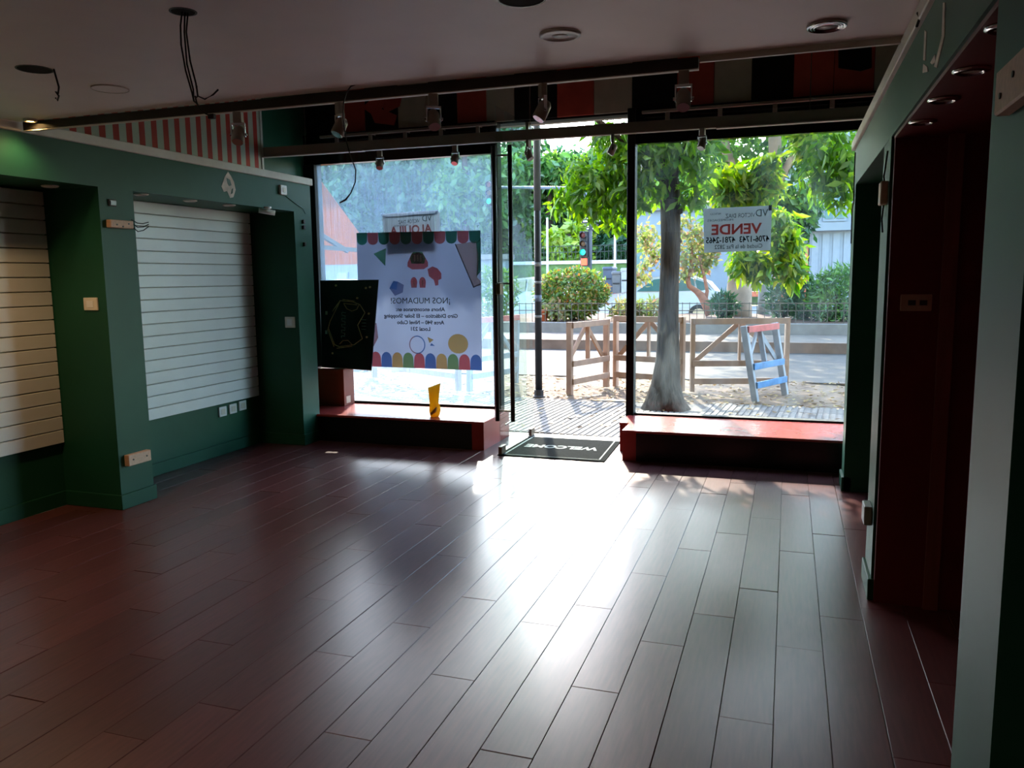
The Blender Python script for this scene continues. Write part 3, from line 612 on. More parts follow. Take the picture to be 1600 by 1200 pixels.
for k, (px, lab) in enumerate(zip((370, 530, 677, 848, 1068), labs1)):
    x = at(px, 150, 1, 3.59).x; loc = (x, 3.588, 2.35); rz = (.3, -.5, .6, -.9, .1)[k]
    if first: sp.location = loc; sp['label'] = lab; sp.rotation_euler = (0, 0, rz); first = False
    else: copy_tree(sp, loc, rz, lab)
labs2 = ['left spotlight on the hung rail, above the rent sign', 'spotlight on the hung rail above the move poster', 'spotlight on the hung rail beside the open door', 'spotlight on the hung rail over the doorway', 'spotlight on the hung rail over the right window']
for px, lab, rz in zip((593, 711, 826, 957, 1097), labs2, (.2, .0, 1.2, -1.3, -.4)): copy_tree(sp, (at(px, 235, 1, 6.53).x, 6.53, 2.612), rz, lab)

# ------------------------------------------------------------------ things in the shop window
def quad_pt(c, u, v):
    a = c[0].lerp(c[1], u); b = c[3].lerp(c[2], u); return a.lerp(b, v)
def pin(parent, name, m, c, uv, y, th=.0008):
    """flat print: polygon in poster coordinates (u right, v down), laid on the sheet on its room side"""
    P = [quad_pt(c, u, v) for u, v in uv]; return MB().prism([(p.x, p.z) for p in P], y - .0004 - th, y - .0004).build(name, m, parent)
def ell(cu, cv, ru, rv, n=18, a0=0, a1=360): return [(cu + ru * math.cos(math.radians(a0 + (a1 - a0) * k / (n - (a1 - a0 != 360)))), cv + rv * math.sin(math.radians(a0 + (a1 - a0) * k / (n - (a1 - a0 != 360))))) for k in range(n)]
YP = 7.232
PC = [at(557, 364, 1, YP), at(751, 360, 1, YP), at(753, 579, 1, YP), at(563, 572, 1, YP)]
po = thing('moving_poster', 'large pale poster announcing a move, with coloured scallops, seen from behind', 'poster', tuple(PC[3].lerp(PC[2], .5)))
MB().prism([(p.x, p.z) for p in PC], YP, YP + .002).build('sheet', sheet_mat('poster_vinyl', (160, 167, 182), .6), po)
PG, PR, PB, PY, PL = (ink_mat('print_' + n, c) for n, c in (('green', (70, 160, 130)), ('red', (244, 138, 138)), ('blue', (104, 164, 226)), ('yellow', (246, 220, 140)), ('lime', (150, 212, 140))))
PD = ink_mat('print_dark', (92, 98, 108)); PK = ink_mat('print_kraft', (236, 218, 206)); PS = ink_mat('print_pale', (176, 196, 230)); PP = ink_mat('print_pink', (226, 186, 190)); PMT = ink_mat('print_mint', (116, 190, 150))
for k in range(11):
    a, w = k / 11, 1 / 11; pin(po, 'scallop', PG if k % 2 == 0 else PR, PC, [(a, 0), (a + w, 0), (a + w - .003, .055)] + ell(a + w / 2, .055, w / 2 - .003, .035, 9, 0, 180)[1:], YP)
    pin(po, 'scallop', [PR, PB, PY, PL][(k - 1) % 4] if k else PL, PC, [(a, 1), (a + .003, .935)] + ell(a + w / 2, .935, w / 2 - .003, .05, 9, 180, 360)[1:] + [(a + w, 1)], YP)
pin(po, 'print_triangle', PMT, PC, [(.14, .155), (.245, .115), (.235, .245)], YP)
pin(po, 'print_leaf', PG, PC, [(.965, .09), (1, .05), (1, .285), (.965, .325), (.972, .2)], YP)
pin(po, 'print_card', PK, PC, [(.80, .095), (.965, .075), (.985, .2), (.97, .33), (1, .36), (1, .385), (.94, .40)], YP - .0002)
pin(po, 'print_line', PD, PC, [(.80, .095), (.806, .09), (.945, .395), (1, .37), (1, .378), (.94, .405)], YP - .0009)
pin(po, 'print_badge', PR, PC, [(.42, .22), (.455, .155), (.545, .155), (.585, .22), (.585, .25), (.55, .27), (.455, .272), (.418, .25)], YP)
pin(po, 'print_badge', PMT, PC, [(.44, .19), (.465, .145), (.54, .145), (.565, .19), (.555, .23), (.45, .23)], YP - .0009)
pin(po, 'print_badge', PD, PC, ell(.503, .19, .042, .042), YP - .0018)
for k in (-1, 0, 1): pin(po, 'print_badge', PK, PC, [(.503 + k * .024 - .006, .165), (.503 + k * .024 + .006, .165), (.503 + k * .024 + .008, .215), (.503 + k * .024 - .008, .215)], YP - .0027)
for k in (-1, 1): pin(po, 'print_shoe', PR, PC, ell(.503 + k * .035, .365, .027, .038, 14, 160, 380) + [(.503 + k * .035 + .022, .405), (.503 + k * .035 - .022, .405)], YP); pin(po, 'print_shoe', PK, PC, ell(.503 + k * .035, .37, .008, .025, 10), YP - .0009)
pin(po, 'print_shape', PR, PC, [(.58, .27), (.62, .25), (.66, .265), (.69, .30), (.69, .34), (.665, .35), (.665, .385), (.64, .39), (.63, .35), (.59, .32)], YP)
pin(po, 'print_cube', PB, PC, [(.265, .41), (.30, .355), (.335, .36), (.325, .42)], YP); pin(po, 'print_cube', PS, PC, [(.265, .41), (.325, .42), (.335, .36), (.385, .385), (.375, .44), (.31, .465)], YP)
pin(po, 'print_sun', PY, PC, ell(.815, .81, .08, .072, 22), YP); pin(po, 'print_box', PP, PC, [(.0, .66), (.15, .67), (.16, .78), (.10, .88), (.0, .86)], YP); pin(po, 'print_dot', PR, PC, ell(.075, .77, .02, .022, 12), YP - .0009)
pin(po, 'print_ring', PB, PC, ell(.485, .825, .066, .068, 20, -110, 100) + ell(.485, .825, .058, .060, 20, 100, -110), YP); pin(po, 'print_ring', PP, PC, ell(.485, .825, .066, .068, 20, 100, 250) + ell(.485, .825, .058, .060, 20, 250, 100), YP)
pin(po, 'print_wedge', PY, PC, [(.57, .765), (.62, .785), (.585, .81)], YP); pin(po, 'print_wedge', PB, PC, [(.60, .81), (.63, .83), (.59, .83)], YP)
for txt, v, w, sz, bold in (('¡NOS MUDAMOS!', .520, .48, .082, .0), ('Ahora encontranos en:', .576, .40, .052, .0014), ('Giro Didáctico – El Solar Shopping', .624, .60, .052, .0014), ('Arce 940 – Nivel Cubo', .672, .385, .052, .0014), ('Local 231', .72, .157, .052, .0014)):
    p = quad_pt(PC, .515, v); lettering(txt, sz, PD if bold else ink_mat('print_grey', (96, 112, 108)), po, (p.x, YP - .0012, p.z), bold=bold, fit=w * (PC[1] - PC[0]).length)
# real estate signs on the street side of the glass
def estate_sign(label, c, big, texts):
    y = 7.262; t = thing('estate_sign', label, 'sign', tuple(c[3].lerp(c[2], .5)), 'real estate signs')
    MB().prism([(p.x, p.z) for p in c], y + .001, y + .004).build('sheet', sheet_mat('sign_plastic_' + big, (196, 202, 204), .5), t)
    L = (c[1] - c[0]).length; ry = math.atan2((c[1] - c[0]).z, (c[1] - c[0]).x)
    for txt, u, v, w, sz, m, bold in texts:
        p = quad_pt(c, u, v); lettering(txt, sz, m, t, (p.x, y - .0003, p.z), ry=-ry, bold=bold, fit=w * L)
    return t
SR = ink_mat('sign_red', (240, 84, 74)); SK = ink_mat('sign_black', (38, 40, 44)); SG = ink_mat('sign_grey', (130, 138, 144))
YS = 7.262
VC = [at(1099, 326, 1, YS), at(1206, 321, 1, YS), at(1204, 391, 1, YS), at(1100, 395, 1, YS)]
vs_ = estate_sign('white VENDE sign in red letters on the right window', VC, 'a', [('VENDE', .49, .60, .74, .12, SR, .003), ('4706-1743  4781-2465', .505, .79, .93, .07, SK, .0015), ('Ciudad de la Paz 2822', .52, .93, .70, .05, SK, 0), ('VICTOR DIAZ', .545, .235, .43, .05, SG, 0), ('PROPIEDADES', .25, .30, .38, .025, SG, 0), ('MATRICULA', .18, .155, .16, .025, SG, 0)])
p = quad_pt(VC, .86, .23); lettering('VD', .085, SG, vs_, (p.x, YS - .0003, p.z), fit=.10)
MB().prism([(v.x, v.z) for v in (quad_pt(VC, .955, -.01), quad_pt(VC, 1.0, -.01), quad_pt(VC, 1.0, .11), quad_pt(VC, .955, .11))], YS - .002, YS).build('tape', M_BLACKM, vs_)
MB().prism([(v.x, v.z) for v in (quad_pt(VC, 1.0, .04), quad_pt(VC, 1.06, .10), quad_pt(VC, 1.12, .11), quad_pt(VC, 1.07, .06))], YS - .001, YS).build('tape', sheet_mat('clear_tape', (190, 194, 196), .6), vs_)
AC = [at(603, 339, 1, YS), at(679, 333, 1, YS), at(682, 391, 1, YS), at(606, 396, 1, YS)]
al = estate_sign('white ALQUILA sign half hidden behind the moving poster', AC, 'b', [('ALQUILA', .50, .50, .86, .11, SR, .003), ('VICTOR DIAZ', .47, .22, .44, .05, SG, 0), ('PROPIEDADES', .30, .29, .30, .025, SG, 0)])
p = quad_pt(AC, .84, .20); lettering('VD', .085, SG, al, (p.x, YS - .0003, p.z), fit=.10)
for pts in ([(596, 334), (686, 328), (680, 336), (603, 341)], [(680, 330), (687, 331), (688, 362), (681, 362)], [(597, 336), (604, 338), (605, 366), (600, 366)]):
    P = [at(x, y, 1, YS) for x, y in pts]; MB().prism([(v.x, v.z) for v in P], YS - .001, YS + .0005).build('tape', MATS['clear_tape'], al)
# box and black board
bx = thing('cardboard_box', 'reddish brown box carrying the black board on the left platform', 'box', (-4.27, 7.06, .252))
MB().box(-4.50, -4.14, 6.99, 7.19, .2525, .615).build('body', mat('red_brown_card', (132, 66, 40), .6, .1, 5), bx, .003)
box('sticker', mat('sticker', (206, 186, 160), .6), (-4.1402, -4.1388, 7.03, 7.11, .275, .345), bx)
box('lid', mat('lid_card', (92, 48, 34), .6), (-4.505, -4.135, 6.985, 7.195, .6152, .624), bx, .002)
YB = 7.02
BC = [at(500, 438, 1, YB), at(591, 437, 1, YB), at(580, 579, 1, YB), at(503, 574, 1, YB)]
bd = thing('chalk_board', 'black board with gold line drawing standing on the box', 'board', tuple(BC[3].lerp(BC[2], .5)))
MB().prism([(p.x, p.z) for p in BC], YB, YB + .012).build('panel', M_BLACK, bd)
MB().prism([(p.x, p.z) for p in (quad_pt(BC, 0, .992), quad_pt(BC, 1, .994), quad_pt(BC, 1, 1), quad_pt(BC, 0, 1))], YB - .004, YB).build('edge_strip', M_TRIM, bd)
GOLD = mat('gold_line', (190, 166, 112), .4, .2, metal=.3); MINT = mat('mint_mark', (110, 150, 136), .6)
def gl(pts, w=.005, m=GOLD, closed=False, nm='drawing'):
    P = [quad_pt(BC, u, v) for u, v in pts]
    if closed: P.append(P[0])
    b = MB()
    for a, c in zip(P, P[1:]): b.beam((a.x, YB - .0012, a.z), (c.x, YB - .0012, c.z), .0024, w, (0, 0, 1) if abs(a.x - c.x) > abs(a.z - c.z) else (1, 0, 0))
    b.build(nm, m, bd)
gl([(.36, .23), (.57, .24), (.71, .27), (.81, .36), (.69, .50), (.79, .65), (.64, .72), (.35, .75), (.26, .73), (.14, .54), (.17, .47)], .006, closed=True)
gl([(.40, .215), (.62, .235)], .005); gl([(.30, .77), (.60, .74)], .005); gl([(.22, .35), (.36, .225)], .005); gl([(.12, .55), (.25, .755)], .005); gl([(.42, .26), (.66, .275)])
gl([(.43, .27), (.48, .32), (.57, .345), (.66, .325), (.70, .27)]); gl([(.36, .72), (.42, .68), (.52, .675), (.60, .72)])
for k in range(9): gl([(.39, .36 + k * .033), (.46, .365 + k * .033)], .004, MINT, nm='mark'); gl([(.39 + .06 * (k % 2), .365 + k * .033), (.395 + .06 * (k % 2), .385 + k * .033)], .004, MINT, nm='mark')
for u, v in ((.11, .37), (.10, .59)): pin(bd, 'mark', MINT, BC, [(u - .02, v - .02), (u + .02, v - .02), (u + .02, v + .02), (u - .02, v + .02)], YB, .002)
for u, v in ((.28, .06), (.80, .09), (.87, .08), (.88, .37), (.87, .63), (.22, .83), (.66, .20)): pin(bd, 'mark', MATS['gold_line'], BC, ell(u, v, .02, .012, 8), YB, .002)
for k in range(4): gl([(.76, .44 + k * .035), (.84, .44 + k * .035)], .003, MINT, nm='mark')
# yellow vessel: twisted paper-like vase, flattened, flared mouth
c = at(679, 651, 2, .252)
vz = thing('yellow_vase', 'yellow crumpled paper bag standing on the left platform', 'bag', tuple(c))
b = MB(); rings = []
prof = [(0, .036, .03, 0, 0), (.02, .046, .036, 0, 0), (.06, .054, .040, .004, .2), (.095, .050, .036, .004, .4), (.125, .043, .028, -.002, .5), (.18, .048, .022, -.002, .6), (.24, .054, .020, 0, .65), (.285, .060, .020, .004, .7)]
for h, rx, ry_, ox, ro in prof:
    ring = []
    for k in range(18):
        t = k * math.pi / 9; x, y = rx * math.cos(t) * (1 + .06 * math.sin(5 * t + h * 9)), ry_ * math.sin(t)
        ring.append(b.bm.verts.new((c.x + ox + x, c.y + y, c.z + .001 + h + (.022 * math.cos(t) if h > .28 else 0))))
    rings.append(ring)
for A, B in zip(rings, rings[1:]):
    for k in range(18): b.bm.faces.new((A[k], A[(k + 1) % 18], B[(k + 1) % 18], B[k]))
b.bm.faces.new(rings[0][::-1])
b.build('body', sheet_mat('yellow_paper', (236, 190, 62), .62), vz, smooth=True)
b = MB().tube([(c.x - .02, c.y - .034, c.z + .03), (c.x + .02, c.y - .038, c.z + .06), (c.x + .035, c.y - .03, c.z + .09)], [.012, .016, .008], 8); b.build('fold', mat('ochre_fold', (176, 122, 52), .7), vz, smooth=True)

# ================================================================== THE STREET
M_PAVE = mat('pavement_tile', (110, 104, 97), .8, .12, 9, .1, rand=.12)
sw = sbox('sidewalk', mat('sidewalk_bed', (92, 86, 80), .9), (-14, 9, 7.32, 9.75, -.12, -.022), 'ribbed tile sidewalk in front of the shop')
tb = MB(); tw = .4; tb.box(.002, tw - .002, .002, tw - .002, -.022, -.008)
for k in range(6):
    x = (k + .5) * tw / 6; w = .022
    for A in (0,): tb.box(x - w, x + w, .004, tw - .004, -.008, 0)
tme = tb.mesh('tile'); tme.materials.append(M_PAVE)
ca, sa = math.cos(math.radians(-4)), math.sin(math.radians(-4))
for i in range(-20, 24):
    for j in range(-2, 8):
        x, y = -1.8 + i * tw * ca - j * tw * sa, 7.42 + i * tw * sa + j * tw * ca
        if not (7.33 < y < 9.36 and -6.4 < x < 2.6) or (abs(x + .2 + 1.28) < .55 and y > 8.65): continue
        o = bpy.data.objects.new('tile', tme); COL.objects.link(o); o.parent = sw; o.location = (x, y, random.uniform(-.003, .001)); o.rotation_euler = (0, 0, math.radians(-4))
def rough_ground(name, m, x0, x1, y0, y1, z, amp, nx, ny):
    b = MB(); g = [[b.bm.verts.new((x0 + (x1 - x0) * i / nx, y0 + (y1 - y0) * j / ny, z + amp * (random.random() - .5))) for i in range(nx + 1)] for j in range(ny + 1)]
    for j in range(ny):
        for i in range(nx): b.bm.faces.new((g[j][i], g[j][i + 1], g[j + 1][i + 1], g[j + 1][i]))
    return struct(b.build(name, m, smooth=True))
rough_ground('dirt_strip', mat('dry_dirt', (108, 86, 66), .95, .25, 7, .5), -14, 9, 9.70, 12.0, -.015, .05, 90, 12)
sbox('road', mat('road_slab', (80, 70, 61), .9, .15, 2.5, .1), (-30, 22, 11.9, 16.3, -.12, 0), 'pale concrete road')
sbox('kerb_road', mat('kerb_stone', (112, 90, 75), .9, .2, 4, .2), (-30, 22, 16.3, 16.5, -.1, .20), 'brown kerb')
sbox('median_pavement', mat('median_slab', (100, 86, 73), .9, .15, 3, .1), (-30, 22, 16.5, 18.6, -.1, .195))
sbox('kerb_planter', mat('planter_stone', (118, 112, 105), .9, .12, 5, .1), (-30, 22, 18.6, 18.85, -.1, .42), 'grey planter kerb')
rough_ground('planting_bed', mat('bed_soil', (94, 64, 47), .95, .3, 5, .5), -30, 22, 18.85, 24.2, .38, .06, 80, 14)
sbox('far_road', mat('asphalt', (120, 118, 116), .9, .15, 2), (-60, 50, 24.2, 41, -.1, 0))
sbox('park_bank', mat('grass_bank', (84, 108, 56), .95, .3, 4, .4), (-60, 8, 41.4, 75, 0, 2.2)); sbox('park_wall', mat('pale_wall', (204, 200, 190), .9), (-60, 8, 41.3, 41.5, 2.15, 2.32))
# litter of dry leaves (uncountable)
n = 2600; pts = np.stack([RNG.uniform(-8, 3.5, n), 9.6 + RNG.random(n) ** 1.3 * 2.3, np.full(n, .012) + RNG.random(n) * .02], 1)
k = 260; p2 = np.stack([RNG.uniform(-5, 2, k), RNG.uniform(7.6, 9.6, k), np.full(k, .008)], 1)
V, T = leaf_cloud(np.concatenate([pts, p2]), .085, 0, .55); V[:, 2] = .006 + np.abs(V[:, 2] - .015) * .22
lt = mesh_np('leaf_litter', V, T, leaf_mat('dry_leaf', [(150, 110, 66), (196, 160, 96), (120, 84, 52), (206, 180, 110)], .15)); lt['kind'] = 'stuff'; tag(lt, 'dry leaf litter scattered over the dirt strip and sidewalk', 'leaf litter')
# street pole
c = at(842, 621, 2, 0)
t = thing('street_pole', 'black street pole with worn stickers just outside the door', 'pole', (c.x, c.y, 0))
MB().tube([(c.x, c.y, 0), (c.x, c.y, 1.95), (c.x, c.y, 4.6)], [.044, .042, .04], 14).build('shaft', mat('pole_paint', (30, 34, 40), .5, .3, 9), t, smooth=True)
MB().lathe([(.085, 0), (.085, .02), (.06, .03), (.06, .10)], (c.x, c.y, 0), 14).build('foot', mat('pole_foot', (60, 56, 54), .7), t)
MB().tube([(c.x, c.y, 2.3), (c.x, c.y, 4.55)], .0435, 14).build('upper_sleeve', mat('galvanised', (88, 90, 94), .5, .15, metal=.3), t, smooth=True)
for z, h, cc in ((1.63, .05, (120, 118, 116)), (1.42, .03, (130, 130, 128)), (1.2, .08, (96, 108, 126)), (1.0, .03, (140, 138, 132))): MB().tube([(c.x, c.y, z), (c.x, c.y, z + h)], .0448, 14).build('sticker', mat('sticker_%d' % z + str(int(h * 100)), cc, .6, .3, 30), t, smooth=True)
# wooden barricades
M_BW = mat('raw_timber', (158, 128, 106), .8, .18, 8, stretch=(1, 1, .5)); M_BP = mat('weathered_paint', (140, 144, 150), .8, .2, 6); M_BB = mat('blue_paint', (70, 116, 160), .7, .3, 8); M_BR = mat('red_rail', (176, 82, 76), .7, .3, 8)
def barricade(label, A, B, H=.95, mid=.40, low=.17, posts=None, rail=None, lean=(0, 0), lowmat=None, n=1):
    A, B = Vector((A[0], A[1], 0)), Vector((B[0], B[1], 0)); d = (B - A).normalized(); nrm = Vector((-d.y, d.x, 0)); ln = Vector((lean[0], lean[1], 0))
    t = thing('barricade', label, 'barricade', tuple((A + B) / 2), 'wooden barricades'); pmt = posts or M_BW; rm = rail or M_BW
    def Q(P, z): return P + Vector((0, 0, z)) + ln * z
    for P in (A, B): MB().beam(Q(P, 0), Q(P, H), .075, .055, d).build('post', pmt, t, .003)
    for z, m in ((H - .04, rm), (mid, lowmat or M_BW), (low, lowmat or M_BW)): MB().beam(Q(A, z) - nrm * .045, Q(B, z) - nrm * .045, .03, .075).build('rail', m, t, .003)
    for k in range(n):
        a, b = A.lerp(B, k / n), A.lerp(B, (k + 1) / n); C = (a + b) / 2
        MB().beam(Q(C, mid) + nrm * .012, Q(C, H - .04) + nrm * .012, .06, .03, d).build('middle_post', pmt, t, .002)
        for P in (a, b): MB().beam(Q(C, H - .06) + nrm * .04, Q(P.lerp(C, .06), mid + .02) + nrm * .04, .028, .06).build('brace', pmt, t, .002)
    return t
pA, pB, pC, pD, pE, pF = ((-2.61, 9.95), (-2.32, 10.80), (-1.20, 10.60), (.02, 10.9), (-.33, 9.9), (-.02, 10.75))
barricade('raw timber barricade set end on beside the doorway view', pA, pB, .93)
barricade('long raw timber barricade behind the near tree trunk', (-2.21, 10.90), (-1.28, 10.62), .97)
barricade('raw timber barricade right of the near tree trunk', (-1.15, 10.62), (.0, 10.95), .95, .37, .14)
barricade('leaning weathered barricade with blue and red painted boards', pE, (.0, 10.62), .90, .42, .2, M_BP, M_BR, (-.17, .0), M_BB)
barricade('weathered barricade with blue boards right of the moving poster', (-3.99, 9.95), (-3.66, 10.9), .98, .42, .2, M_BP, M_BR, (.03, 0), M_BP)
barricade('long barricade mostly hidden behind the moving poster', (-6.0, 11.05), (-4.16, 9.98), .95, .42, .2, None, M_BR, n=2)
# ------------------------------------------------------------------ trees
M_BARK = mat('dark_bark', (66, 55, 47), .95, .55, 16, 1., spec=.1, stretch=(2.2, 2.2, .3)); M_PLANE = mat('plane_bark', (146, 122, 102), .85, .25, 3, .3); M_GREYB = mat('grey_bark', (120, 122, 120), .9, .2, 6, .4)
LM_NEAR = leaf_mat('near_leaf', [(60, 120, 30), (104, 166, 36), (150, 200, 50), (78, 140, 34)], .55)
LM_FAR = leaf_mat('far_leaf', [(46, 96, 44), (84, 138, 58), (120, 164, 70), (60, 112, 50)], .45)
LM_LIME = leaf_mat('lime_leaf', [(130, 180, 40), (176, 206, 60), (206, 216, 90)], .55)
LM_DARK = leaf_mat('dark_leaf', [(34, 74, 40), (54, 104, 56), (74, 122, 70)], .35)
LM_RED = leaf_mat('autumn_leaf', [(130, 160, 66), (190, 190, 112), (112, 146, 58), (200, 152, 118), (166, 180, 90)], .5)
LM_HEDGE = leaf_mat('hedge_leaf', [(62, 104, 46), (96, 140, 56), (150, 172, 70), (176, 120, 66)], .4)
def leaf_mesh():
    b = MB(); L = [(0, 0, 0), (.022, .045, .006), (.026, .085, .010), (.014, .135, .004), (0, .165, -.006), (-.014, .135, .004), (-.026, .085, .010), (-.022, .045, .006)]
    v = [b.bm.verts.new(p) for p in L]; m1 = b.bm.verts.new((0, .085, 0))
    for i in range(8): b.bm.faces.new((v[i], v[(i + 1) % 8], m1))
    me = b.mesh('leaf'); me.materials.append(LM_NEAR); return me
c = at(1042, 637, 2, 0); tx, ty = c.x + .06, 9.28
T1 = thing('street_tree', 'dark barked street tree close to the right window', 'tree', (tx, ty, -.02))
tp = [at(x, y, 1, 9.28) for x, y in ((1040, 640), (1040, 625), (1041, 600), (1043, 560), (1044, 500), (1046, 440), (1048, 380), (1048, 330), (1046, 290), (1044, 255))]
MB().tube(tp + [tp[-1] + Vector((-.05, .05, .7)), tp[-1] + Vector((-.1, .2, 1.6))], [.28, .225, .165, .135, .115, .105, .105, .108, .11, .09, .07, .05], 22, jit=.10).build('trunk', M_BARK, T1, smooth=True)
k = tp[7]; MB().lathe([(.001, -.05), (.05, -.03), (.055, .02), (.02, .07), (.001, .08)], (k.x + .085, k.y - .03, k.z + .0), 10).build('burl', M_BARK, T1, smooth=True)
top = tp[-1]
brs = [[tp[8], (-1.8, 9.0, 3.0), (-2.4, 8.8, 3.5), (-3.0, 8.7, 3.9)], [tp[9], (-.8, 9.3, 3.2), (-.1, 9.4, 3.6), (.6, 9.5, 3.8)], [tp[9], (-1.5, 9.9, 3.4), (-1.7, 10.5, 4.0)], [tp[8], (-1.0, 9.0, 3.0), (-.6, 8.7, 3.4), (-.2, 8.5, 3.5)], [tp[6] + Vector((.08, 0, 0)), tuple(tp[6] + Vector((-.1, .1, .42))), tuple(tp[6] + Vector((-.35, .1, .9)))]]
for br in brs: MB().tube(br, [.05] + [.028] * (len(br) - 2) + [.012], 8).build('branch', M_BARK, T1, smooth=True)
vis = []   # drooping sprays that the photo shows, as (pixel, depth, radius)
for x, y, Y, r in ((880, 310, 9.2, .20), (905, 275, 9.1, .24), (925, 310, 9.0, .26), (950, 280, 9.0, .30), (965, 325, 9.0, .24), (975, 230, 9.0, .3), (945, 215, 9.1, .2), (985, 290, 8.9, .26), (1010, 240, 9.0, .3), (1015, 290, 9.1, .22), (1050, 220, 9.0, .3), (1085, 250, 9.1, .28), (1080, 300, 9.2, .2), (1105, 215, 9.3, .2), (1160, 295, 9.7, .25), (1135, 285, 9.6, .25), (1190, 290, 9.7, .24), (1195, 265, 9.7, .2), (1262, 212, 9.6, .22), (1300, 235, 9.3, .3), (1330, 265, 9.1, .26), (1285, 275, 9.3, .24), (1320, 300, 9.1, .18), (1165, 405, 10.4, .22), (1190, 415, 10.4, .22), (1225, 385, 10.5, .24), (1215, 350, 10.5, .24), (1235, 420, 10.5, .2)):
    p = at(x, y, 1, Y); vis.append(((p.x, p.y, p.z), (r, r * .8, r)))
lm = leaf_mesh(); lml = lm.copy(); lml.materials.clear(); lml.materials.append(LM_LIME)
lp = blob_pts(vis, 300)[:300]
for p in lp:
    lime = p[1] > 9.5
    o = bpy.data.objects.new('leaf', lml if lime else lm); COL.objects.link(o); o.parent = T1; o.location = Vector(p) - Vector(T1['_w'])
    o.rotation_euler = (random.uniform(-2.2, -.7), random.uniform(-.6, .6), random.uniform(0, 6.3)); s = random.uniform(.75, 1.25); o.scale = (s, s, s)
V, T = leaf_cloud(blob_pts(vis, 3600), .15, .7, .36); f = mesh_np('foliage', V, T, LM_NEAR, T1); f['kind'] = 'stuff'
limes = [b for b in vis if b[0][1] > 9.5]; V, T = leaf_cloud(blob_pts(limes, 1500), .15, .7, .36); f = mesh_np('foliage', V, T, LM_LIME, T1); f['kind'] = 'stuff'
crown = [((x, y, z), (.6, .5, .4)) for x in np.arange(-2.6, .9, .8) for y in (8.8, 9.8) for z in (3.95, 4.5)]
V, T = leaf_cloud(blob_pts(crown, 2600), .19, .6, .4); f = mesh_np('foliage', V, T, LM_NEAR, T1); f['kind'] = 'stuff'
def tree(name, label, base, trunk, rad, m, branches, blobs, nleaf, size, lmat, droop=.4, asp=.45, group='street and park trees', jit=.12):
    t = thing(name, label, 'tree', tuple(base), group); MB().tube(trunk, rad, 14, jit=jit).build('trunk', m, t, smooth=True)
    for br, r in branches: MB().tube(br, r, 9, jit=jit).build('branch', m, t, smooth=True)
    V, T = leaf_cloud(blob_pts(blobs, nleaf), size, droop, asp); f = mesh_np('foliage', V, T, lmat, t); f['kind'] = 'stuff'
    return t
def px(pts, Y): return [at(x, y, 1, Y) for x, y in pts]
# plane tree with forked trunk
tr = px([(1152, 494), (1154, 470), (1157, 430), (1161, 390), (1165, 360), (1170, 338)], 22.6)
tree('plane_tree', 'pale mottled plane tree with a forked trunk behind the barricades', tr[0], tr, [.40, .34, .30, .28, .28, .29], M_PLANE,
     [(px([(1168, 345), (1158, 320), (1148, 290), (1140, 255), (1130, 215)], 22.6), [.2, .17, .16, .14, .12]), (px([(1170, 345), (1192, 322), (1208, 300), (1212, 260), (1210, 200)], 22.5), [.22, .2, .19, .17, .15]), (px([(1205, 300), (1225, 270), (1250, 220)], 22.5), [.12, .1, .08])],
     [(tuple(at(x, y, 1, Y)), (r, r, r * .8)) for x, y, Y, r in ((1120, 250, 23, 1.1), (1160, 225, 23.5, 1.2), (1230, 250, 23.5, 1.2), (1260, 290, 23, .9), (1240, 320, 23.2, .8), (1130, 300, 23.5, .7), (1120, 330, 23.6, .6), (1290, 230, 23, 1.1), (1060, 240, 23.5, 1.2))] + [((x, y, z), (1.6, 1.4, 1.)) for x in (-3, -.6, 1.8) for y in (20.5, 23.5) for z in (6., 7.2)], 9000, .24, LM_FAR, .5, .5)
tr = px([(1194, 492), (1195, 460), (1196, 420), (1199, 380), (1206, 330)], 23.8)
tree('grey_tree', 'slim grey trunked tree beside the plane tree', tr[0], tr, [.19, .17, .16, .15, .12], M_GREYB, [(px([(1203, 490), (1204, 450), (1206, 400), (1222, 350)], 23.9), [.10, .09, .08, .07])],
     [(tuple(at(x, y, 1, 24)), (r, r, r)) for x, y, r in ((1200, 340, .9), (1230, 350, .8), (1180, 320, .7), (1250, 330, .6))], 3500, .2, LM_DARK)
# small autumn tree
tr = px([(1110, 492), (1103, 475), (1096, 462), (1088, 455), (1077, 447), (1074, 435)], 22.2)
tree('autumn_tree', 'small twisted tree with orange and yellow leaves in the planting bed', tr[0], tr, [.13, .12, .11, .08, .07, .06], mat('red_bark', (150, 98, 74), .9, .2, 8, .4), [(px([(1101, 472), (1105, 455), (1101, 435), (1092, 400)], 22.2), [.07, .05, .04, .03]), (px([(1075, 440), (1080, 415), (1082, 385)], 22.2), [.05, .04, .03])],
     [(tuple(at(x, y, 1, 22.2 + .4 * (i % 2))), (r, r * .8, r)) for i, (x, y, r) in enumerate(((1075, 405, .36), (1095, 395, .36), (1082, 420, .3), (1108, 400, .3), (1062, 430, .25), (1100, 418, .25), (1115, 395, .25), (1060, 385, .36), (1090, 370, .36), (1020, 400, .42), (1010, 370, .45), (1000, 430, .36), (1070, 355, .4)))], 1500, .15, LM_RED, .5, .6)
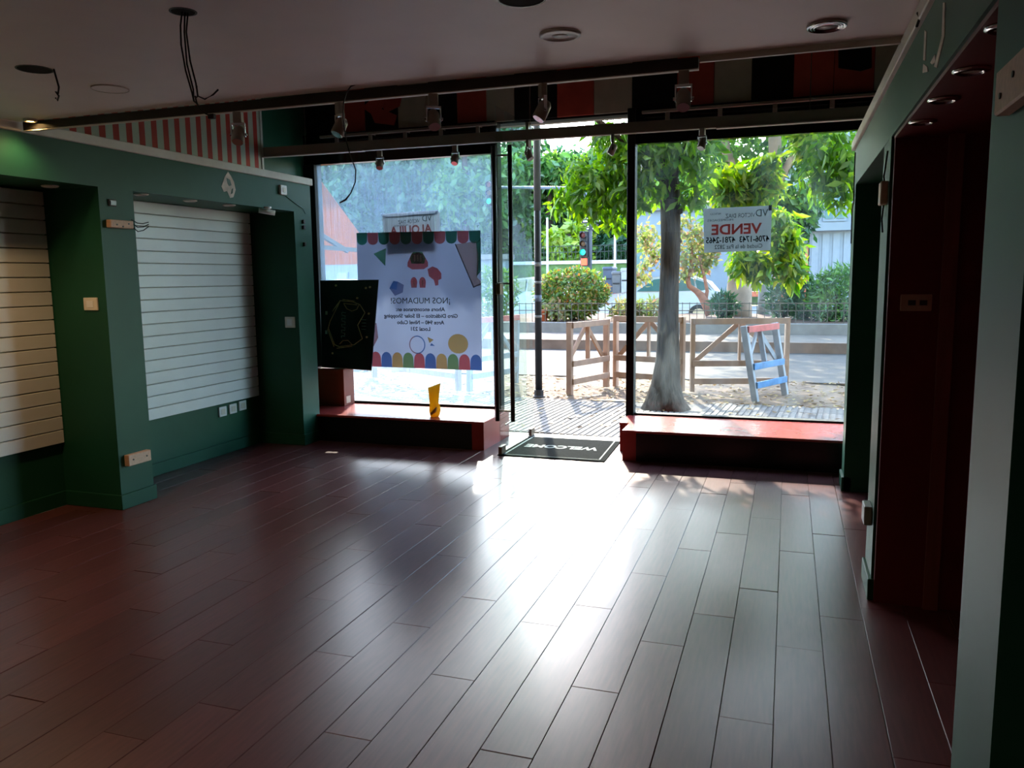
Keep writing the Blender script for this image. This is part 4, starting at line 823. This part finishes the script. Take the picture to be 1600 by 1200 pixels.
# added unseen tree; its crown over the road is shaped to block the sun
tree('street_tree', 'added unseen tree with a broad crown over the road blocking the sun, trunk right of the window', (4.2, 14.6, 0), [(4.2, 14.6, 0), (4.1, 14.6, 1.6), (3.8, 14.6, 3.4), (3.0, 14.6, 5.2), (1.6, 14.6, 6.4)], [.34, .28, .25, .22, .15], M_GREYB, [([(3.0, 14.6, 5.2), (.5, 14.3, 6.2), (-3, 14.4, 6.6), (-7, 14.6, 6.8)], [.16, .13, .1, .05]), ([(3.4, 14.6, 4.6), (5, 14.2, 6), (6.2, 14, 7)], [.14, .1, .05])],
     [((x, y, z), (1.1, .8, .65)) for x in np.arange(-10.5, 5.2, 1.2) for y in (13.6, 14.8) for z in (6.45 + .6 * (y - 14), 7.2 + .6 * (y - 14))], 46000, .24, LM_FAR, .5, .55)
# park trees filling the background
def park_tree(label, x, Y, H, R, lmat, nl, low=2.4, size=.55, base=2.2):
    blobs = []
    for k in range(16):
        a = random.uniform(0, 6.28); zz = random.uniform(low, H); rr = R * (1 - .5 * abs((zz - (low + H) / 2) / (H - low + .1) * 2) ** 2) * random.uniform(.3, .8)
        blobs.append(((x + math.cos(a) * rr, Y + math.sin(a) * rr, zz), (R * .42, R * .42, (H - low) * .17)))
    tree('park_tree', label, (x, Y, base), [(x, Y, base), (x + .1, Y, base + (H - base) * .3), (x + random.uniform(-.4, .4), Y, base + (H - base) * .7)], [.32, .26, .14], M_BARK, [], blobs, nl, size, lmat)
def bgx(pxx, Y): return at(pxx, 440, 1, Y).x
for lab, pxx, Y, top, R, lm_, nl in (
    ('tall dark park tree beyond the orange awning', 545, 46, 130, 4.0, LM_DARK, 8000), ('dense park tree above the rent sign', 640, 47, 120, 4.2, LM_DARK, 8000), ('yellow green park tree left of the door', 730, 45, 150, 3.6, LM_FAR, 8000),
    ('low bright lime tree seen through the doorway', 890, 44, 345, 1.6, LM_LIME, 1500), ('feathery park tree filling the left of the doorway', 855, 48, 236, 3.0, LM_FAR, 8000), ('park tree behind the traffic light', 945, 49, 250, 3.2, LM_FAR, 8000),
    ('dark conifer like tree behind the street signs', 975, 46, 330, 2.4, LM_DARK, 6000), ('pale park tree behind the near trunk', 1045, 50, 250, 3.0, LM_FAR, 6000), ('distant park tree at the far left edge', 470, 50, 120, 4.2, LM_FAR, 8000), ('back row park tree behind the move poster', 690, 56, 170, 4.4, LM_DARK, 8000), ('back row park tree above the awning', 590, 57, 150, 4.4, LM_FAR, 8000), ('back row park tree left of the street pole', 790, 55, 180, 3.8, LM_DARK, 8000), ('back row park tree in the doorway centre', 905, 58, 245, 4.0, LM_DARK, 8000), ('back row park tree behind the right post', 1000, 57, 240, 3.6, LM_FAR, 3500)):
    z = at(pxx, top, 1, Y).z; park_tree(lab, bgx(pxx, Y), Y, z, R, lm_, nl)
# hedge and plants in the bed
def shrub(name, label, c, r, n, size, lmat, cat='shrub', asp=.5, droop=0.):
    t = thing(name, label, cat, (c[0], c[1], c[2] - r[2]), 'plants in the planting bed')
    b = MB()
    for k in range(5): b.tube([(c[0] + random.uniform(-.1, .1), c[1], c[2] - r[2] - .02), (c[0] + random.uniform(-.5, .5) * r[0], c[1] + random.uniform(-.3, .3), c[2])], [.03, .012], 6)
    b.build('stems', M_BARK, t)
    d = RNG.normal(size=(n, 3)); d /= np.linalg.norm(d, axis=1)[:, None]; pts = np.array(c) + d * (.62 + .38 * RNG.random(n) ** .6)[:, None] * np.array(r)
    V, T = leaf_cloud(pts, size, droop, asp); f = mesh_np('foliage', V, T, lmat, t); f['kind'] = 'stuff'
c = at(893, 458, 1, 20.6); shrub('round_hedge', 'large rounded green hedge seen through the doorway', (c.x, c.y, 1.08), (1.0, .8, .66), 5200, .12, LM_HEDGE)
c = at(868, 490, 1, 19.9); shrub('dry_bush', 'small rust coloured bush below the hedge', (c.x, c.y, .66), (.3, .25, .25), 420, .12, LM_RED)
c = at(980, 482, 1, 20); shrub('grassy_plant', 'yellow orange grassy plant left of the near tree', (c.x, c.y, .65), (.36, .3, .26), 500, .2, LM_RED, asp=.2)
c = at(1018, 478, 1, 20); shrub('grassy_plant', 'pinkish spiky plant behind the near trunk', (c.x, c.y, .65), (.45, .3, .28), 500, .2, LM_RED, asp=.2)
for pxx, py, Y, r, lab, l in ((1225, 475, 21.5, .45, 'dark green strap leaved plant beside the grey tree', LM_DARK), (1262, 480, 21, .5, 'bushy dark plant under the white railing', LM_DARK), (1300, 470, 20.5, .6, 'tall green bush at the right edge of the window', LM_FAR), (1325, 455, 20.2, .7, 'tall feathery bush against the white house', LM_FAR), (1130, 480, 21.3, .32, 'spiky plant left of the plane tree', LM_DARK), (770, 470, 21, .75, 'leafy shrub seen right of the moving poster', LM_FAR)):
    c = at(pxx, py, 1, Y); shrub('bed_plant', lab, (c.x, c.y, .42 + r * .85), (r, r * .8, r), int(1500 * r), .2, l, asp=.25, droop=-.3)
# low iron fence round the bed
def iron_fence(label, x0, x1, Y, z0, h, step, m, r=.009, cat='fence'):
    t = thing('iron_fence', label, cat, ((x0 + x1) / 2, Y, z0), 'iron fences')
    for z in (z0 + h * .95, z0 + h * .62): MB().beam((x0, Y, z), (x1, Y, z), r * 1.6, r * 2.2).build('rail', m, t)
    x = x0; me = None
    while x <= x1:
        if me is None: o = MB().beam((x0, Y, z0 - .02), (x0, Y, z0 + h), r * 1.6, r * 1.6).build('bar', m, t); me = o.data
        else: o = bpy.data.objects.new('bar', me); COL.objects.link(o); o.parent = t; o.location = (x - x0, 0, 0)
        x += step
M_IRON = mat('rusty_iron', (84, 76, 64), .7, .2)
iron_fence('low rusty iron fence along the planting bed', -6.6, 2.6, 19.05, .38, .5, .165, M_IRON)
iron_fence('distant black park railing on the raised bank', -16, -5.5, 42.2, 2.2, .95, .22, mat('black_iron', (40, 44, 40), .6), .014)
c = at(849, 487, 1, 19.8)
t = thing('flower_pot', 'terracotta pot in the planting bed beside the pole', 'pot', (c.x, c.y, .4)); MB().lathe([(.09, .38), (.12, .62), (.14, .62), (.14, .68), (.115, .68), (.1, .6)], (c.x, c.y, 0), 16).build('body', mat('terracotta', (190, 98, 62), .8, .1), t, smooth=True)
MB().lathe([(.112, .645), (.001, .65)], (c.x, c.y, 0), 14).build('soil', MATS['bed_soil'], t)
# traffic light
M_TL = mat('signal_grey', (86, 92, 100), .5, .1); M_TLK = mat('signal_black', (30, 30, 32), .5)
p0 = at(922, 440, 1, 30); X0 = p0.x
t = thing('traffic_light', 'grey traffic light mast with long arm and street signs', 'traffic light', (X0, 30, 0))
MB().tube([(X0, 30, 0), (X0, 30, 3.4), (X0 - .02, 30, 4.1), (X0 - .15, 30, 4.5), (X0 - .5, 30, 4.72), (X0 - 1.2, 30, 4.80), (X0 - 3.9, 30, 4.95)], [.11, .09, .08, .075, .07, .06, .045], 12).build('mast', M_TL, t, smooth=True)
def head(x, z, kind):
    h = box('signal_head', M_TLK, (x - .14, x + .14, 29.75, 29.95, z, z + (.95 if kind == 'car' else .32)), t, .02)
    lens = [((230, 60, 40), .0), ((220, 140, 60), .0), ((20, 220, 170), 2.2)] if kind == 'car' else [((250, 60, 34), 1.8)]
    for i, (cc, e) in enumerate(lens):
        zz = z + (.80 - i * .31 if kind == 'car' else .16)
        m = mat('lens_%s_%d' % (kind, i), tuple(v * (1 if e else .45) for v in cc), .4, emit=(cc, e) if e else None)
        if kind == 'car': MB().lathe([(.105, -.02), (.09, -.035), (.001, -.045)], (x, 29.75, zz), 14, 'Y').build('lens', m, h); MB().lathe([(.12, 0), (.12, -.16), (.112, -.16), (.112, 0)], (x, 29.76, zz), 14, 'Y').build('visor', M_TLK, h)
        else: MB().box(x - .11, x + .11, 29.73, 29.75, zz - .12, zz + .12).build('lens', m, h)
head(X0 - .2, at(915, 402, 1, 30).z, 'car'); head(X0 - .17, at(916, 416, 1, 30).z, 'walk'); head(at(768, 300, 1, 30).x, at(768, 323, 1, 30).z, 'car')
MB().beam((X0 - .2, 29.9, 3.4), (X0, 29.9, 3.4), .04, .04).build('bracket', M_TL, t)
WHT = mat('sign_white', (220, 220, 216), .6)
for (xa, ya, xb, yb, m) in ((909, 338, 922, 349, M_TLK), (924, 338, 946, 347, M_TLK), (924, 350, 935, 360, M_TLK), (916, 351, 921, 360, M_TLK)):
    a, b_ = at(xa, ya, 1, 29.85), at(xb, yb, 1, 29.85); s = box('street_sign', m, (a.x, b_.x, 29.84, 29.87, b_.z, a.z), t, .005); w = b_.x - a.x; hh = a.z - b_.z
    for k in range(2): box('sign_print', WHT, (a.x + w * .18, b_.x - w * .18, 29.83, 29.84, b_.z + hh * (.2 + .4 * k), b_.z + hh * (.4 + .4 * k)), s)
# second thin pole and lamp post in the distance
for pxx, y0, Y, lab in ((855, 340, 36, 'thin pale lamp post behind the hedge'), (961, 365, 34, 'pale post behind the waste containers')):
    a = at(pxx, y0, 1, Y); t = thing('lamp_post', lab, 'post', (a.x, Y, 0)); MB().tube([(a.x, Y, 0), (a.x, Y, a.z)], [.06, .045], 10).build('shaft', mat('pale_post', (190, 188, 180), .6), t); MB().lathe([(.1, 0), (.1, .25), (.06, .3)], (a.x, Y, 0), 10).build('foot', MATS['pale_post'], t)
# waste containers
for (pa, pb, Y, cc, lab, top) in ((946, 960, 29, (70, 78, 92), 'blue grey waste container beside the hedge', 417), (960, 973, 28.6, (96, 96, 96), 'grey waste container with a red mark', 424), (974, 986, 28.4, (150, 154, 156), 'pale grey waste container beside the door post', 419)):
    a, b_ = at(pa, top, 1, Y), at(pb, top, 1, Y); t = thing('waste_container', lab, 'container', ((a.x + b_.x) / 2, Y, 0), 'waste containers')
    m = mat('bin_%d' % pa, cc, .5, .1); w = b_.x - a.x
    MB().prism([(a.x + w * .06, .1), (b_.x - w * .06, .1), (b_.x, a.z - .12), (a.x, a.z - .12)], Y - .4, Y + .4).build('body', m, t); MB().box(a.x - .02, b_.x + .02, Y - .44, Y + .42, a.z - .118, a.z).build('lid', m, t, .03)
    box('band', M_TLK, (a.x + w * .1, b_.x - w * .1, Y - .42, Y - .4, a.z - .45, a.z - .4), t)
    if pa == 960: box('mark', mat('red_mark', (206, 50, 60), .5), (a.x + w * .2, b_.x - w * .2, Y - .42, Y - .4, .62, .9), t)
    for sx in (a.x + .1, b_.x - .1): MB().lathe([(.06, -.03), (.06, .03)], (sx, Y - .2, .06), 10, 'Y').build('wheel', M_TLK, t)
# cars: hatchback side on
def car(label, xr, Y, paint, flip=1):
    t = thing('parked_car', label, 'car', (xr - 2 * flip, Y, 0), 'cars parked beyond the planting bed')
    side = [(0, .42), (-.02, .62), (.06, .95), (.30, 1.02), (.55, 1.30), (.95, 1.46), (1.6, 1.50), (2.2, 1.45), (2.95, 1.02), (3.75, .90), (4.05, .70), (4.08, .35), (3.85, .25), (.25, .25)]
    def X(u): return xr - flip * u
    b = MB(); layers = []
    for yo, k in ((-.80, 0.), (-.84, .5), (-.6, 1), (.6, 1), (.84, .5), (.80, 0.)):
        layers.append([b.bm.verts.new((X(u), Y + (yo if z < .98 else yo * .82), z)) for u, z in side])
    for A, B in zip(layers, layers[1:]):
        for i in range(len(side)): b.bm.faces.new((A[i], A[(i + 1) % len(side)], B[(i + 1) % len(side)], B[i]))
    b.bm.faces.new(layers[0]); b.bm.faces.new(layers[-1][::-1]); b.build('body', paint, t, smooth=False)
    gm = mat('car_glass', (70, 110, 110), .08, .1, spec=.8)
    for poly in ([(.42, 1.03), (.62, 1.27), (.92, 1.38), (.84, 1.03)], [(.90, 1.03), (.98, 1.40), (1.62, 1.43), (1.66, 1.02)], [(1.74, 1.02), (1.70, 1.43), (2.16, 1.38), (2.70, 1.02)]):
        MB().prism([(X(u), z) for u, z in poly], Y - .722, Y - .690).build('side_window', gm, t)
    for u in (.78, 3.25):
        w = MB().lathe([(.31, -.82), (.31, -.70)], (X(u), Y, .31), 20, 'Y').build('wheel', M_TLK, t); MB().lathe([(.19, -.835), (.001, -.83)], (X(u), Y, .31), 14, 'Y').build('hub', M_CHROME, w)
    box('tail_lamp', mat('tail_red', (190, 30, 30), .3), tuple(sorted((X(.0), X(.12)))) + (Y - .83, Y - .6, .75, .93), t); box('head_lamp', WHT, tuple(sorted((X(3.86), X(4.06)))) + (Y - .80, Y - .55, .62, .78), t)
car('white hatchback parked behind the small autumn tree', at(1137, 455, 1, 26).x, 26, mat('white_paint', (190, 194, 196), .25, .02, coat=.5))
car('silver hatchback mostly hidden behind the round hedge', at(905, 455, 1, 27.5).x, 27.5, mat('silver_paint', (180, 186, 190), .25, .03, coat=.5))
car('white van like hatchback glimpsed left of the moving poster', at(562, 440, 1, 23.5).x + .2, 25, mat('cream_paint', (226, 226, 222), .3, .03, coat=.5))
# buildings across the road
M_HW = mat('house_white', (124, 130, 136), .85, .06, 2); M_HD = mat('house_brown', (150, 112, 86), .8, .2, 4)
def house(label, x0, x1, Y, H, parts):
    t = thing('house', label, 'building', ((x0 + x1) / 2, Y + 3, 0), 'buildings across the road'); box('wall', M_HW, (x0, x1, Y, Y + 6, 0, H), t)
    for nm, m, a, b_, dy, kids in parts:
        q = box(nm, m, (a.x, b_.x, Y - dy, Y, b_.z, a.z), t)
        for k in range(kids): w = (b_.x - a.x) / kids; box('pane', MATS['car_glass'] if 'window' in nm else m, (a.x + w * k + .06, a.x + w * (k + 1) - .06, Y - dy - .03, Y - dy, b_.z + .08, a.z - .08), q)
    return t
def A_(x, y): return at(x, y, 1, 30)
M_DOORW = mat('orange_wood', (190, 116, 76), .6, .15, 4); M_LOUV = mat('louvre_grey', (128, 134, 142), .7, .05)
house('white two storey house with garage door at the right', A_(1205, 400).x, 6.5, 30, 7.2, [('porch', M_HD, A_(1212, 385), A_(1261, 470), .05, 0), ('door', M_DOORW, A_(1247, 390), A_(1260, 468), .1, 0), ('garage_door', M_LOUV, A_(1266, 362), A_(1328, 470), .12, 4), ('ledge', M_HW, A_(1200, 352), A_(1340, 360), .5, 0), ('window', M_LOUV, A_(1234, 288), A_(1258, 335), .06, 2), ('window', M_LOUV, A_(1288, 290), A_(1322, 345), .06, 2), ('low_wall', mat('brick_red', (176, 92, 66), .8, .2, 9), A_(1170, 455), A_(1284, 462), .9, 0)])
t = thing('railing', 'white railing in front of the white house', 'railing', (A_(1240, 480).x, 28.9, 0))
a, b_ = at(1210, 449, 1, 28.9), at(1272, 449, 1, 28.9)
MB().beam(a, b_, .08, .07).build('rail', M_HW, t)
for pxx in (1213, 1238, 1270): p = at(pxx, 449, 1, 28.9); MB().beam((p.x, 28.9, 0), p, .09, .09).build('post', M_HW, t)
for lab, xa, xb, Y, ytop, wins in (('long pale low building behind the parked white car', 985, 1168, 40, 338, 5), ('pale low building seen left of the poster edge', 440, 640, 38, 400, 5), ('pale park pavilion right of the poster', 745, 790, 39, 405, 1)):
    xa, xb = bgx(xa, Y), bgx(xb, Y); H = at(800, ytop, 1, Y).z; t = thing('low_building', lab, 'building', ((xa + xb) / 2, Y + 1, 0), 'buildings across the road')
    box('wall', M_HW, (xa, xb, Y, Y + .9, 0, H), t); box('roof', MATS['planter_stone'], (xa - .2, xb + .2, Y - .3, Y + .9, H, H + .25), t)
    for k in range(wins): w = (xb - xa) / wins; q = box('window', M_LOUV, (xa + w * (k + .25), xa + w * (k + .7), Y - .05, Y, H * .4, H * .75), t); box('pane', MATS['car_glass'], (xa + w * (k + .29), xa + w * (k + .66), Y - .07, Y - .05, H * .43, H * .72), q)
# neighbour's orange awning
aw = thing('awning', 'orange canvas awning of the shop next door', 'awning', (-6.6, 7.5, 0)); OR = sheet_mat('orange_canvas', (186, 142, 108), .55)
P1, P2 = (-4.93, 7.53, 2.90), (-5.38, 9.80, 1.995); b = MB()
v = [b.bm.verts.new(p) for p in (P1, P2, (-8.8, 9.8, 1.995), (-8.8, 7.53, 2.90))]; b.bm.faces.new(v)
v2 = [b.bm.verts.new((q.co.x, q.co.y, q.co.z - .006)) for q in v]; b.bm.faces.new(v2[::-1])
for i in range(4): b.bm.faces.new((v[i], v2[i], v2[(i + 1) % 4], v[(i + 1) % 4]))
b.build('canvas', OR, aw); box('valance', OR, (-8.8, -5.38, 9.795, 9.803, 1.70, 1.99), aw)
MB().beam((-5.35, 7.55, 1.90), (-5.40, 9.75, 1.88), .05, .05).build('arm', M_TLK, aw); MB().beam((-5.38, 8.2, 2.18), (-5.38, 9.3, 1.86), .04, .05).build('brace', M_TLK, aw); MB().tube([(-8.8, 7.53, 2.92), (-4.93, 7.53, 2.92)], .05, 12).build('roller', M_TLK, aw)
# overhead cables
c1 = at(842, 621, 2, 0); m_ = at(930, 238, 1, 27); e_ = at(985, 262, 1, 48)
tag(MB().tube([(c1.x, c1.y + .05, 4.5), m_, e_], .012, 6).build('overhead_cable', M_CABLE, base=True), 'thin overhead cable running from the street pole to the park', 'cable')
# keys of the helper property are not part of the scene
for o in bpy.data.objects:
    if '_w' in o: del o['_w']
